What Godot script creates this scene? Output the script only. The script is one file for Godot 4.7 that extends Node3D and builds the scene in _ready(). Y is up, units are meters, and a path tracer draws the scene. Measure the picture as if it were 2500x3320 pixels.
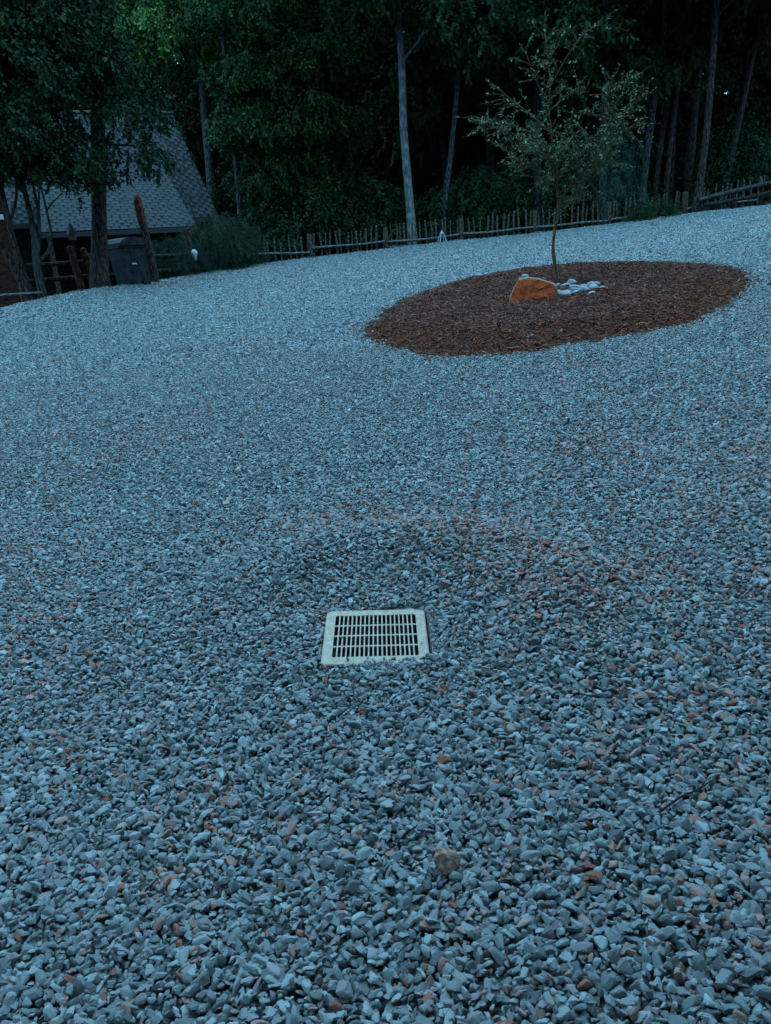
extends Node3D
# A gravel yard at dusk: a square drain grate in the foreground, a mulched bed with a young tree,
# a rustic picket fence with dark woods behind it and a shingled cottage on the left.

var rng := RandomNumberGenerator.new()
var noise_a := FastNoiseLite.new()
var noise_b := FastNoiseLite.new()
var taken := {}
var M := {}          # materials
var LEAF := {}       # shared leaf spray meshes

# ------------------------------------------------------------------ helpers
func numbered(called: String) -> String:
	if not taken.has(called):
		taken[called] = 0
		return called
	taken[called] += 1
	return "%s_%03d" % [called, taken[called]]

func tag(o: Node, label := "", category := "", group := "", kind := "") -> void:
	if label != "": o.set_meta("label", label)
	if category != "": o.set_meta("category", category)
	if group != "": o.set_meta("group", group)
	if kind != "": o.set_meta("kind", kind)

func thing(called: String, label: String, category: String, where: Vector3, turn := 0.0, group := "") -> Node3D:
	var o := Node3D.new()
	o.name = numbered(called)
	add_child(o)
	o.position = where
	o.rotation.y = turn
	tag(o, label, category, group)
	return o

func tool() -> SurfaceTool:
	var st := SurfaceTool.new()
	st.begin(Mesh.PRIMITIVE_TRIANGLES)
	return st

func build(called: String, st: SurfaceTool, m: Material, parent: Node = self) -> MeshInstance3D:
	st.generate_normals()
	var o := MeshInstance3D.new()
	o.mesh = st.commit()
	o.material_override = m
	o.name = numbered(called) if parent == self else called
	parent.add_child(o, true)
	return o

func put(called: String, mesh: Mesh, m: Material, parent: Node, at := Transform3D.IDENTITY) -> MeshInstance3D:
	var o := MeshInstance3D.new()
	o.mesh = mesh
	o.material_override = m
	o.transform = at
	o.name = called
	parent.add_child(o, true)
	return o

func rf(a: float, b: float) -> float:
	return rng.randf_range(a, b)

func tri_out(st: SurfaceTool, a: Vector3, b: Vector3, c: Vector3, mid: Vector3) -> void:
	if (b - a).cross(c - a).dot((a + b + c) / 3.0 - mid) > 0.0:
		st.add_vertex(a); st.add_vertex(c); st.add_vertex(b)
	else:
		st.add_vertex(a); st.add_vertex(b); st.add_vertex(c)

func quad_out(st: SurfaceTool, a: Vector3, b: Vector3, c: Vector3, d: Vector3, mid: Vector3) -> void:
	tri_out(st, a, b, c, mid)
	tri_out(st, a, c, d, mid)

# a box with chamfered edges
func cbox(st: SurfaceTool, at: Transform3D, size: Vector3, c := 0.01) -> void:
	st.set_smooth_group(-1)
	var h := size * 0.5
	var mid := at.origin
	var k := {}
	for sx in [-1, 1]:
		for sy in [-1, 1]:
			for sz in [-1, 1]:
				var s := Vector3(sx, sy, sz)
				k[[sx, sy, sz, 0]] = at * (s * Vector3(h.x, h.y - c, h.z - c))
				k[[sx, sy, sz, 1]] = at * (s * Vector3(h.x - c, h.y, h.z - c))
				k[[sx, sy, sz, 2]] = at * (s * Vector3(h.x - c, h.y - c, h.z))
				tri_out(st, k[[sx, sy, sz, 0]], k[[sx, sy, sz, 1]], k[[sx, sy, sz, 2]], mid)
	for s in [-1, 1]:
		quad_out(st, k[[s, -1, -1, 0]], k[[s, 1, -1, 0]], k[[s, 1, 1, 0]], k[[s, -1, 1, 0]], mid)
		quad_out(st, k[[-1, s, -1, 1]], k[[1, s, -1, 1]], k[[1, s, 1, 1]], k[[-1, s, 1, 1]], mid)
		quad_out(st, k[[-1, -1, s, 2]], k[[1, -1, s, 2]], k[[1, 1, s, 2]], k[[-1, 1, s, 2]], mid)
		for t in [-1, 1]:
			quad_out(st, k[[s, t, -1, 0]], k[[s, t, 1, 0]], k[[s, t, 1, 1]], k[[s, t, -1, 1]], mid)
			quad_out(st, k[[s, -1, t, 0]], k[[s, 1, t, 0]], k[[s, 1, t, 2]], k[[s, -1, t, 2]], mid)
			quad_out(st, k[[-1, s, t, 1]], k[[1, s, t, 1]], k[[1, s, t, 2]], k[[-1, s, t, 2]], mid)

func bx(st: SurfaceTool, x: float, y: float, z: float, sx: float, sy: float, sz: float, c := 0.01) -> void:
	cbox(st, Transform3D(Basis(), Vector3(x, y, z)), Vector3(sx, sy, sz), c)

# a tapered tube along points, closed at both ends
func tube(st: SurfaceTool, pts: Array, rads: Array, sides := 8, rough := 0.0, smooth := true) -> void:
	st.set_smooth_group(0 if smooth else -1)
	var rings := []
	var n := pts.size()
	var u := Vector3.ZERO
	for i in n:
		var t: Vector3 = (pts[mini(i + 1, n - 1)] - pts[maxi(i - 1, 0)]).normalized()
		if u == Vector3.ZERO:
			u = t.cross(Vector3(0.31, 0.2, 0.93)).normalized()
		u = (u - t * u.dot(t)).normalized()
		var v := t.cross(u)
		var ring := []
		for j in sides:
			var a := TAU * j / sides
			var r: float = rads[i] * (1.0 + (rough * rf(-1, 1) if rough > 0.0 else 0.0))
			ring.append(pts[i] + (u * cos(a) + v * sin(a)) * r)
		rings.append(ring)
	for i in n - 1:
		for j in sides:
			var k := (j + 1) % sides
			var a: Vector3 = rings[i][j]
			var b: Vector3 = rings[i + 1][j]
			var c: Vector3 = rings[i + 1][k]
			var d: Vector3 = rings[i][k]
			st.add_vertex(a); st.add_vertex(b); st.add_vertex(c)
			st.add_vertex(a); st.add_vertex(c); st.add_vertex(d)
	st.set_smooth_group(-1)
	for e in [0, n - 1]:
		var mid: Vector3 = pts[e]
		var inside: Vector3 = pts[1] if e == 0 else pts[n - 2]
		for j in sides:
			tri_out(st, mid, rings[e][j], rings[e][(j + 1) % sides], inside)

# turned profile: [radius, height] pairs round the y axis
func lathe(st: SurfaceTool, profile: Array, at := Vector3.ZERO, sides := 16) -> void:
	st.set_smooth_group(0)
	for i in profile.size() - 1:
		for j in sides:
			var a0 := TAU * j / sides
			var a1 := TAU * (j + 1) / sides
			var p: Vector2 = profile[i]
			var q: Vector2 = profile[i + 1]
			var a := at + Vector3(cos(a0) * p.x, p.y, sin(a0) * p.x)
			var b := at + Vector3(cos(a0) * q.x, q.y, sin(a0) * q.x)
			var c := at + Vector3(cos(a1) * q.x, q.y, sin(a1) * q.x)
			var d := at + Vector3(cos(a1) * p.x, p.y, sin(a1) * p.x)
			st.add_vertex(a); st.add_vertex(b); st.add_vertex(c)
			st.add_vertex(a); st.add_vertex(c); st.add_vertex(d)

func smoothed(pts: Array, per := 5) -> Array:
	var out := []
	for i in pts.size() - 1:
		var a: Vector3 = pts[maxi(i - 1, 0)]
		var b: Vector3 = pts[i]
		var c: Vector3 = pts[i + 1]
		var d: Vector3 = pts[mini(i + 2, pts.size() - 1)]
		for k in per:
			out.append(b.cubic_interpolate(c, a, d, float(k) / per))
	out.append(pts[-1])
	return out

func tapered(n: int, r0: float, r1: float, power := 1.0) -> Array:
	var out := []
	for i in n:
		out.append(lerpf(r0, r1, pow(float(i) / maxf(1.0, n - 1), power)))
	return out

func many(called: String, mesh: Mesh, m: Material, where: Array, tint: Array, parent: Node = self) -> MultiMeshInstance3D:
	var mm := MultiMesh.new()
	mm.transform_format = MultiMesh.TRANSFORM_3D
	mm.use_colors = true
	mm.mesh = mesh
	mm.instance_count = where.size()
	for i in where.size():
		mm.set_instance_transform(i, where[i])
		mm.set_instance_color(i, tint[i])
	var o := MultiMeshInstance3D.new()
	o.multimesh = mm
	o.material_override = m
	o.name = numbered(called) if parent == self else called
	parent.add_child(o, true)
	return o

# ------------------------------------------------------------------ the lie of the land
const EDGE_X := [-40.0, -20.0, -12.0, -7.63, -7.05, -6.26, -5.48, -4.8, -3.81, -1.81, 0.51, 2.8, 5.06, 7.34, 9.72, 11.77, 20.0, 40.0]
const EDGE_D := [6.0, 9.5, 13.6, 16.5, 17.5, 18.5, 20.5, 22.5, 24.5, 25.0, 25.0, 25.0, 25.0, 25.0, 24.5, 24.0, 21.0, 12.0]
const EDGE_R := [0.0, 0.0, 0.0, 0.02, 0.07, 0.1, -0.01, -0.07, -0.1, -0.04, 0.03, 0.06, 0.02, 0.01, 0.02, -0.07, 0.0, 0.0]

func along(xs: Array, ys: Array, x: float) -> float:
	if x <= xs[0]: return ys[0]
	for i in range(1, xs.size()):
		if x <= xs[i]:
			return lerpf(ys[i - 1], ys[i], (x - xs[i - 1]) / (xs[i] - xs[i - 1]))
	return ys[-1]

func edge_d(x: float) -> float:
	return along(EDGE_X, EDGE_D, x)

const GRATE_AT := Vector3(-0.0654, 0.1688, -2.609)
const GRATE_SIZE := 0.386

func ground(x: float, d: float) -> float:
	var cx := clampf(x, -14.0, 16.0)
	var cd := clampf(d, -1.0, 26.0)
	var h := 0.06579784 * cd + 0.07100588 * cx + 0.0002163 * cd * cd - 0.00180119 * cx * cd + 0.00298765 * cx * cx
	if cd > 10.0:
		h += along(EDGE_X, EDGE_R, cx) * smoothstep(10.0, edge_d(cx), cd)
	h += 0.012 * noise_a.get_noise_2d(x * 3.0, d * 3.0) * smoothstep(0.3, 1.2, Vector2(x - GRATE_AT.x, d + GRATE_AT.z).length())
	# the gravel dishes down round the drain, with a low ridge behind it
	var q := Vector2(x - GRATE_AT.x, d + GRATE_AT.z)
	var r := q.length()
	h += 0.105 * exp(-pow((r - 0.74) / 0.28, 2.0)) * smoothstep(-0.5, 0.9, q.y / maxf(r, 0.01) + 0.45 * q.x / maxf(r, 0.01))
	h += 0.012 * smoothstep(0.42, 0.22, r) * smoothstep(0.0, 0.2, -q.y)
	return h

func wood_floor(x: float, d: float) -> float:
	var e := edge_d(x)
	var t := d - e
	if t < 0.0:
		return ground(x, d) - 0.02 - 0.9 * smoothstep(0.05, 1.2, -t)
	var left := smoothstep(-3.6, -4.8, x)
	var drop := lerpf(0.16 * smoothstep(0.0, 1.2, t), 0.02 + 1.2 * smoothstep(2.0, 5.5, t), left)
	return ground(x, minf(d, e)) - 0.02 - drop + 0.03 * minf(t, 40.0) + 0.05 * noise_a.get_noise_2d(x * 1.3, d * 1.3)

func on_ground(x: float, d: float, up := 0.0) -> Vector3:
	return Vector3(x, ground(x, d) + up, -d)

func on_floor(x: float, d: float, up := 0.0) -> Vector3:
	return Vector3(x, wood_floor(x, d) + up, -d)

func stretch(a: float, b: float, fine_a: float, fine_b: float, step: float, fine: float) -> Array:
	var out := []
	var x := a
	while x < b:
		out.append(x)
		x += fine if x > fine_a and x < fine_b else step
	out.append(b)
	return out

# ------------------------------------------------------------------ materials
func flat(c: Color, rough := 0.85, spec := 0.4) -> StandardMaterial3D:
	var m := StandardMaterial3D.new()
	m.albedo_color = c.linear_to_srgb()
	m.roughness = rough
	m.metallic_specular = spec
	return m

func noise_tex(freq: float, lo: Color, hi: Color, seed_n: int, as_normal := false, size := 256, octaves := 5) -> NoiseTexture2D:
	var n := FastNoiseLite.new()
	n.seed = seed_n
	n.frequency = freq
	n.fractal_octaves = octaves
	var t := NoiseTexture2D.new()
	t.width = size
	t.height = size
	t.seamless = true
	t.noise = n
	if as_normal:
		t.as_normal_map = true
		t.bump_strength = 6.0
	else:
		var g := Gradient.new()
		g.set_color(0, lo)
		g.set_color(1, hi)
		g.set_offset(0, 0.25)
		g.set_offset(1, 0.75)
		t.color_ramp = g
	return t

var mottle: NoiseTexture2D
var grain: NoiseTexture2D
var bump: NoiseTexture2D

func textured(c: Color, tex: Texture2D, scale: Vector3, rough := 0.9, relief := 0.0, world := false, spec := 0.3) -> StandardMaterial3D:
	var m := flat(c, rough, spec)
	m.albedo_texture = tex
	m.uv1_triplanar = true
	m.uv1_world_triplanar = world
	m.uv1_scale = scale
	if relief > 0.0:
		m.normal_enabled = true
		m.normal_texture = bump
		m.normal_scale = relief
	return m

func make_materials() -> void:
	mottle = noise_tex(0.02, Color(0.55, 0.55, 0.55), Color(1, 1, 1), 3)
	grain = noise_tex(0.035, Color(0.35, 0.33, 0.32), Color(1, 1, 1), 7)
	bump = noise_tex(0.03, Color.BLACK, Color.WHITE, 11, true)
	var cells := FastNoiseLite.new()
	cells.noise_type = FastNoiseLite.TYPE_CELLULAR
	cells.cellular_return_type = FastNoiseLite.RETURN_CELL_VALUE
	cells.frequency = 0.055
	cells.seed = 4
	var chip_tex := noise_tex(0.1, Color(0.45, 0.45, 0.45), Color(1, 1, 1), 5, false, 1024)
	chip_tex.noise = cells
	var chip_bump := noise_tex(0.1, Color.BLACK, Color.WHITE, 5, true, 1024)
	chip_bump.noise = cells
	M.gravel_base = textured(Color(0.3, 0.3, 0.3), chip_tex, Vector3(0.75, 0.75, 0.75), 0.95, 0.0, true)
	M.gravel_base.normal_enabled = true
	M.gravel_base.normal_texture = chip_bump
	M.stone = textured(Color(1, 1, 1), mottle, Vector3(9, 9, 9), 0.9, 0.5)
	M.stone.vertex_color_use_as_albedo = true
	M.soil = textured(Color(0.12, 0.05, 0.03), grain, Vector3(1.3, 1.3, 1.3), 1.0, 1.0, true)
	M.litter_floor = textured(Color(0.05, 0.032, 0.024), grain, Vector3(0.7, 0.7, 0.7), 1.0, 1.0, true)
	M.fleck = flat(Color(1, 1, 1), 1.0, 0.1)
	M.fleck.vertex_color_use_as_albedo = true
	M.leaf = flat(Color(1, 1, 1), 0.7, 0.2)
	M.leaf.vertex_color_use_as_albedo = true
	M.leaf.backlight_enabled = true
	M.leaf.backlight = Color(0.1, 0.13, 0.06)
	var bark_scale := Vector3(2.2, 0.5, 2.2)
	M.bark_pale = textured(Color(0.27, 0.27, 0.27), mottle, bark_scale, 0.9, 1.2)
	M.bark_grey = textured(Color(0.13, 0.12, 0.12), grain, bark_scale, 0.95, 2.0)
	M.bark_brown = textured(Color(0.10, 0.065, 0.055), grain, bark_scale, 0.95, 2.5)
	M.bark_red = textured(Color(0.14, 0.05, 0.035), grain, bark_scale, 0.95, 2.0)
	M.bark_dark = textured(Color(0.06, 0.05, 0.045), grain, bark_scale, 0.95, 2.0)
	M.bark_moss = textured(Color(0.07, 0.072, 0.06), grain, bark_scale, 0.95, 1.5)
	M.bark_sapling = textured(Color(0.27, 0.15, 0.085), grain, Vector3(9, 3, 9), 0.85, 1.0)
	M.wood_old = textured(Color(0.2, 0.15, 0.13), grain, Vector3(6, 1, 6), 0.95, 1.0)
	M.wood_post = textured(Color(0.2, 0.115, 0.085), grain, Vector3(5, 0.8, 5), 0.9, 1.0)
	M.wood_pale = textured(Color(0.3, 0.28, 0.26), grain, Vector3(0.9, 6, 6), 0.9, 1.0)
	M.shingle = flat(Color(1, 1, 1), 0.95, 0.2)
	M.shingle.vertex_color_use_as_albedo = true
	M.siding = textured(Color(0.05, 0.04, 0.035), grain, Vector3(0.6, 4, 4), 0.9, 0.5)
	M.trim = flat(Color(0.62, 0.62, 0.6), 0.6)
	M.trim_dark = flat(Color(0.045, 0.043, 0.042), 0.8)
	M.dark = flat(Color(0.015, 0.015, 0.015), 0.9)
	M.pane = flat(Color(0.02, 0.022, 0.025), 0.08, 0.5)
	M.bin = textured(Color(0.03, 0.031, 0.034), mottle, Vector3(0.8, 0.8, 0.8), 0.6, 0.1)
	M.grate = textured(Color(0.42, 0.335, 0.26), noise_tex(0.03, Color(0.9, 0.885, 0.86), Color(1, 1, 1), 21, false, 512, 4), Vector3(2.0, 2.0, 2.0), 0.55, 0.1)
	M.basin = flat(Color(0.12, 0.12, 0.12), 0.7)
	M.white_stone = textured(Color(0.5, 0.475, 0.49), mottle, Vector3(4, 4, 4), 0.8, 0.4)
	M.white_thing = flat(Color(0.42, 0.44, 0.45), 0.45)
	M.lantern_white = flat(Color(0.42, 0.43, 0.44), 0.5)
	M.metal = flat(Color(0.3, 0.31, 0.32), 0.4)
	M.metal.metallic = 0.7

# ------------------------------------------------------------------ stones
func icosphere(level: int) -> Array:
	var t := (1.0 + sqrt(5.0)) / 2.0
	var v := [Vector3(-1, t, 0), Vector3(1, t, 0), Vector3(-1, -t, 0), Vector3(1, -t, 0), Vector3(0, -1, t), Vector3(0, 1, t), Vector3(0, -1, -t), Vector3(0, 1, -t), Vector3(t, 0, -1), Vector3(t, 0, 1), Vector3(-t, 0, -1), Vector3(-t, 0, 1)]
	var f := [[0, 11, 5], [0, 5, 1], [0, 1, 7], [0, 7, 10], [0, 10, 11], [1, 5, 9], [5, 11, 4], [11, 10, 2], [10, 7, 6], [7, 1, 8], [3, 9, 4], [3, 4, 2], [3, 2, 6], [3, 6, 8], [3, 8, 9], [4, 9, 5], [2, 4, 11], [6, 2, 10], [8, 6, 7], [9, 8, 1]]
	var tris := []
	for k in f:
		tris.append([v[k[0]].normalized(), v[k[1]].normalized(), v[k[2]].normalized()])
	for l in level:
		var next := []
		for k in tris:
			var ab: Vector3 = (k[0] + k[1]).normalized()
			var bc: Vector3 = (k[1] + k[2]).normalized()
			var ca: Vector3 = (k[2] + k[0]).normalized()
			next.append([k[0], ab, ca]); next.append([ab, k[1], bc]); next.append([ca, bc, k[2]]); next.append([ab, bc, ca])
		tris = next
	return tris

# an angular stone: a ball cut by random planes; unit half-extents before scaling
func stone_mesh(level: int, cuts: int, lo: float, hi: float, size: Vector3, smooth := false) -> ArrayMesh:
	var planes := []
	for i in cuts:
		planes.append([Vector3(rf(-1, 1), rf(-1, 1), rf(-1, 1)).normalized(), rf(lo, hi)])
	var at := func(d: Vector3) -> Vector3:
		var r := 1.0
		for p in planes:
			var c: float = d.dot(p[0])
			if c > 0.01:
				r = minf(r, p[1] / c)
		return d * r * size
	var st := tool()
	st.set_smooth_group(0 if smooth else -1)
	for k in icosphere(level):
		tri_out(st, at.call(k[0]), at.call(k[1]), at.call(k[2]), Vector3.ZERO)
	st.generate_normals()
	return st.commit()

func any_turn() -> Basis:
	return Basis(Quaternion(Vector3(rf(-1, 1), rf(-1, 1), rf(-1, 1)).normalized(), rf(0, TAU)))

func lie(turn: float, tilt: float) -> Basis:
	return Basis(Vector3.UP, turn) * Basis(Vector3.RIGHT, rf(-tilt, tilt)) * Basis(Vector3.FORWARD, rf(-tilt, tilt))

const RED_ARC := [Vector2(-0.59, -3.73), Vector2(-0.08, -3.69), Vector2(0.28, -3.43), Vector2(0.53, -3.15), Vector2(0.69, -2.73), Vector2(0.83, -2.78)]

func redness(x: float, d: float) -> float:
	var r := 0.05 + 0.18 * smoothstep(0.1, 0.55, noise_b.get_noise_2d(x * 1.1, d * 0.8)) + 0.13 * smoothstep(-0.4, 1.6, x) * smoothstep(9.0, 3.0, d)
	for i in RED_ARC.size() - 1:
		var q := Geometry2D.get_closest_point_to_segment(Vector2(x, -d), RED_ARC[i], RED_ARC[i + 1])
		r += 0.17 * smoothstep(0.46, 0.02, q.distance_to(Vector2(x, -d)))
	if d > 9.0:
		r *= 0.6
	return r

func stone_color(x: float, d: float) -> Color:
	var v := rf(0.26, 0.52)
	if rng.randf() < 0.12: v *= 0.6
	if rng.randf() < 0.05: v = rf(0.5, 0.62)
	var p := rng.randf()
	if p < redness(x, d):
		return [Color(0.55, 0.27, 0.22), Color(0.56, 0.33, 0.29), Color(0.5, 0.2, 0.145), Color(0.58, 0.4, 0.36)][rng.randi() % 4] * rf(0.8, 1.15)
	if p > 0.992:
		return Color(0.42, 0.28, 0.21) * rf(0.8, 1.15)
	if p > 0.86:
		return Color(v * 0.94, v * 0.86, v * 0.88)
	return Color(v * 0.93, v * rf(0.97, 1.03), v * 1.0)

func in_bed(x: float, d: float) -> bool:
	return Geometry2D.is_point_in_polygon(Vector2(x, -d), bed)

func make_gravel() -> void:
	rng.seed = 79190
	var st := tool()
	st.set_smooth_group(0)
	var xs := stretch(-16.0, 18.0, -0.36, 0.24, 0.3, 0.03)
	var ds := stretch(-3.0, 26.0, 2.3, 2.92, 0.3, 0.03)
	var p := []
	for x in xs:
		var row := []
		var e: float = edge_d(x) + 0.10 * noise_b.get_noise_2d(x * 9.0, 3.0)
		for d in ds:
			var dd: float = minf(d, e)
			var y := ground(x, dd) - 0.018
			var q := Vector2(x - GRATE_AT.x, -dd - GRATE_AT.z)
			if maxf(absf(q.x), absf(q.y)) < 0.178:
				y -= 0.6
			row.append(Vector3(x, y, -dd))
		p.append(row)
	for i in xs.size() - 1:
		for j in ds.size() - 1:
			if p[i][j].z == p[i][j + 1].z and p[i + 1][j].z == p[i + 1][j + 1].z:
				continue
			# x grows with i, -z grows with j; clockwise from above
			st.add_vertex(p[i][j]); st.add_vertex(p[i][j + 1]); st.add_vertex(p[i + 1][j + 1])
			st.add_vertex(p[i][j]); st.add_vertex(p[i + 1][j + 1]); st.add_vertex(p[i + 1][j])
	var bedrock := build("gravel_ground", st, M.gravel_base)
	tag(bedrock, "blue grey crushed stone base of the sloping yard", "ground", "", "structure")

	var kinds := []
	for k in 9:
		var s: Vector3 = [Vector3(1, 0.66, 0.8), Vector3(1.15, 0.55, 0.6), Vector3(1, 0.78, 0.92)][k % 3]
		kinds.append(stone_mesh(2, 7 + k % 4, 0.2, 0.62, s * 1.45))
	var where := []
	var tint := []
	for k in kinds.size():
		where.append([]); tint.append([])
	var near := []
	var d := 0.4
	var row := 0
	while d < 26.0:
		var step := 0.0129 if d < 4.5 else (0.0165 if d < 9.0 else (0.022 if d < 14.0 else 0.0335))
		var half := 0.5 * d + 0.85
		var wide := half + 1.9
		var x := -wide
		while x < wide:
			# beyond the borders of the view the stones lie a little looser and larger
			var far_out := absf(x) > half
			if far_out and row % 2 == 1:
				x = -half if x < 0.0 else wide
				continue
			var gap := step * 1.9 if far_out else step
			var px := x + rf(-0.5, 0.5) * gap
			var pd := d + rf(-0.5, 0.5) * gap
			x += gap
			if pd > edge_d(px) + 0.12 * noise_b.get_noise_2d(px * 9.0, 3.0):
				continue
			var q := Vector2(px - GRATE_AT.x, -pd - GRATE_AT.z)
			var over := maxf(absf(q.x), q.y)
			over = maxf(over, -q.y)
			if over < (0.19 + 0.012 * rng.randf() if q.x < 0.15 else 0.206) and not (q.y > 0.194 + 0.008 * noise_b.get_noise_1d(px * 40.0) and q.x < 0.12):
				continue
			if pd > 7.0 and pd < 16.0 and px > -1.0 and in_bed(px, pd) and rng.randf() > 0.3 * exp(-bed_inset(px, pd) * 14.0):
				continue
			var s: float = 0.0098 * exp(rng.randfn(0.0, 0.36)) * maxf(1.0, step / 0.0165)
			if far_out: s *= 1.7
			s = clampf(s, 0.005, 0.019 if pd < 9.0 else 0.03)
			if pd < 2.2 and rng.randf() < 0.45: s = minf(s * 1.35, 0.02)
			var pos := on_ground(px, pd, rf(-0.010, 0.007))
			var b := lie(rf(0, TAU), 0.8) if rng.randf() < 0.75 else any_turn()
			b = b * Basis.from_scale(Vector3(s * rf(0.85, 1.2), s * rf(0.7, 1.15), s * rf(0.8, 1.15)))
			var k := rng.randi() % kinds.size()
			var c := stone_color(px, pd)
			if pd < 2.0 and s > 0.0135 and absf(px) < pd * 0.55:
				near.append([s / Vector2(pd, 1.4).length(), k, Transform3D(b, pos), c])
			else:
				where[k].append(Transform3D(b, pos)); tint[k].append(c)
		d += step
		row += 1
	near.sort_custom(func(a, b): return a[0] > b[0])
	var pile := thing("gravel", "loose angular blue grey gravel with scattered reddish stones covering the yard", "gravel", Vector3.ZERO)
	tag(pile, "", "", "", "stuff")
	var tones := {}
	for i in near.size():
		var n = near[i]
		if i < 300:
			var key := "%d_%d" % [int(n[3].r * 18.0), int((n[3].r - n[3].b) * 14.0)]
			if not tones.has(key):
				var m: StandardMaterial3D = M.stone.duplicate()
				m.vertex_color_use_as_albedo = false
				m.albedo_color = n[3].linear_to_srgb()
				tones[key] = m
			put("stone", kinds[n[1]], tones[key], pile, n[2])
		else:
			where[n[1]].append(n[2]); tint[n[1]].append(n[3])
	# grit that has strayed on to the drain
	for q in [[-0.118, 0.012, 0.006], [0.168, 0.07, 0.005], [0.03, 0.165, 0.008], [-0.1, 0.168, 0.009], [0.06, 0.171, 0.007], [-0.03, 0.16, 0.005]]:
		where[1].append(Transform3D(any_turn() * Basis.from_scale(Vector3.ONE * q[2]), GRATE_AT + Vector3(q[0], 0.008 - 0.0654 * q[1] - 0.0335 * q[0], q[1])))
		tint[1].append(stone_color(0.0, 2.6))
	var total := 0
	for k in kinds.size():
		var mm := many("loose_stones", kinds[k], M.stone, where[k], tint[k], pile)
		tag(mm, "", "", "", "stuff")
		total += where[k].size()
	print("stones ", total, " of ", near.size(), " tones ", tones.size())

# ------------------------------------------------------------------ the drain
func make_grate() -> void:
	rng.seed = 87109
	var g := thing("drain_grate", "square cream plastic drain grate with four rows of narrow slots set in the gravel", "drain grate", GRATE_AT)
	g.basis = Basis(Vector3.UP, -0.0128) * Basis(Vector3.RIGHT, 0.0654) * Basis(Vector3(0, 0, 1), -0.0335)
	g.position += g.basis.y * 0.004
	var h := GRATE_SIZE * 0.5
	var ox := 0.1555     # half width of the slotted field
	var z0 := -0.150
	var z1 := 0.146
	# rim: four mitred sides with a rounded outer edge
	var st := tool()
	st.set_smooth_group(-1)
	var inner := [Vector2(-ox, z0), Vector2(ox, z0), Vector2(ox, z1), Vector2(-ox, z1)]
	var outer := [Vector2(-h, -h), Vector2(h, -h), Vector2(h, h), Vector2(-h, h)]
	var loops := []     # inner bottom, inner top, outer top, outer shoulder, outer bottom
	for lv in [[0.0, -0.006, true, 0.0], [0.0, 0.0, true, 0.0], [0.0, 0.0, false, 0.004], [0.0, -0.0035, false, 0.0], [0.0, -0.03, false, 0.0]]:
		var ring := []
		for i in 4:
			var a: Vector2 = inner[i] if lv[2] else outer[i]
			var cut := 0.0035 if lv[2] else 0.016
			var pv: Vector2 = inner[(i + 3) % 4] if lv[2] else outer[(i + 3) % 4]
			var nx: Vector2 = inner[(i + 1) % 4] if lv[2] else outer[(i + 1) % 4]
			for w in [a + (pv - a).normalized() * cut, a + (nx - a).normalized() * cut]:
				var inset: Vector2 = w * (1.0 - lv[3] / h)
				ring.append(Vector3(inset.x, lv[1], inset.y))
		loops.append(ring)
	for l in loops.size() - 1:
		for i in 8:
			var k := (i + 1) % 8
			var a: Vector3 = loops[l][i]
			var b: Vector3 = loops[l][k]
			var c: Vector3 = loops[l + 1][k]
			var d: Vector3 = loops[l + 1][i]
			var mid := (a + b + c + d) * 0.25
			var ctr := Vector3(mid.x * 0.5, -0.05, mid.z * 0.5) if l > 0 else Vector3(mid.x * 2.0, mid.y, mid.z * 2.0)
			quad_out(st, a, b, c, d, ctr)
	build("rim", st, M.grate, g)
	var pitch := 2.0 * ox / 19.0
	var slot := 0.0107
	for i in 18:
		var s2 := tool()
		bx(s2, -ox + pitch * (i + 1), -0.0035, (z0 + z1) * 0.5, pitch - slot, 0.006, z1 - z0 - 0.0004, 0.001)
		build("bar", s2, M.grate, g)
	for i in 3:
		var s3 := tool()
		bx(s3, 0.0, -0.0042, z0 + (z1 - z0) * (i + 1) / 4.0, 2.0 * ox - 0.0004, 0.0055, 0.0095, 0.001)
		build("cross_bar", s3, M.grate, g)
	var s4 := tool()
	s4.set_smooth_group(-1)
	var w := 0.165
	bx(s4, -w, -0.2, 0, 0.01, 0.34, 2 * w, 0.002)
	bx(s4, w, -0.2, 0, 0.01, 0.34, 2 * w, 0.002)
	bx(s4, 0, -0.2, -w + 0.01, 2 * w - 0.012, 0.34, 0.01, 0.002)
	bx(s4, 0, -0.2, w - 0.01, 2 * w - 0.012, 0.34, 0.01, 0.002)
	bx(s4, 0, -0.365, 0, 2 * w - 0.012, 0.01, 2 * w - 0.04, 0.002)
	build("catch_basin", s4, M.basin, g)

# ------------------------------------------------------------------ the mulched bed
var bed := PackedVector2Array()
const BED_PTS := [Vector2(-0.13, -9.85), Vector2(0.08, -11.2), Vector2(0.61, -12.85), Vector2(1.66, -14.3), Vector2(2.84, -14.6), Vector2(3.87, -14.3), Vector2(4.58, -13.2), Vector2(5.07, -12.0), Vector2(5.03, -10.85), Vector2(4.7, -9.95), Vector2(3.9, -8.62), Vector2(3.2, -7.88), Vector2(2.49, -7.6), Vector2(1.88, -7.52), Vector2(1.27, -7.45), Vector2(0.7, -7.7), Vector2(0.22, -8.5)]
const TREE_AT := Vector2(2.71, 11.75)

func bed_outline() -> void:
	var n := BED_PTS.size()
	for i in n:
		for k in 14:
			var t := k / 14.0
			var q: Vector2 = BED_PTS[i].cubic_interpolate(BED_PTS[(i + 1) % n], BED_PTS[(i + n - 1) % n], BED_PTS[(i + 2) % n], t)
			var away := (q - Vector2(2.4, -10.8)).normalized()
			bed.append(q + away * (0.11 * noise_b.get_noise_2d(q.x * 9.0, q.y * 9.0) + 0.06 * noise_a.get_noise_2d(q.x * 60.0, q.y * 60.0)))

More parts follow.
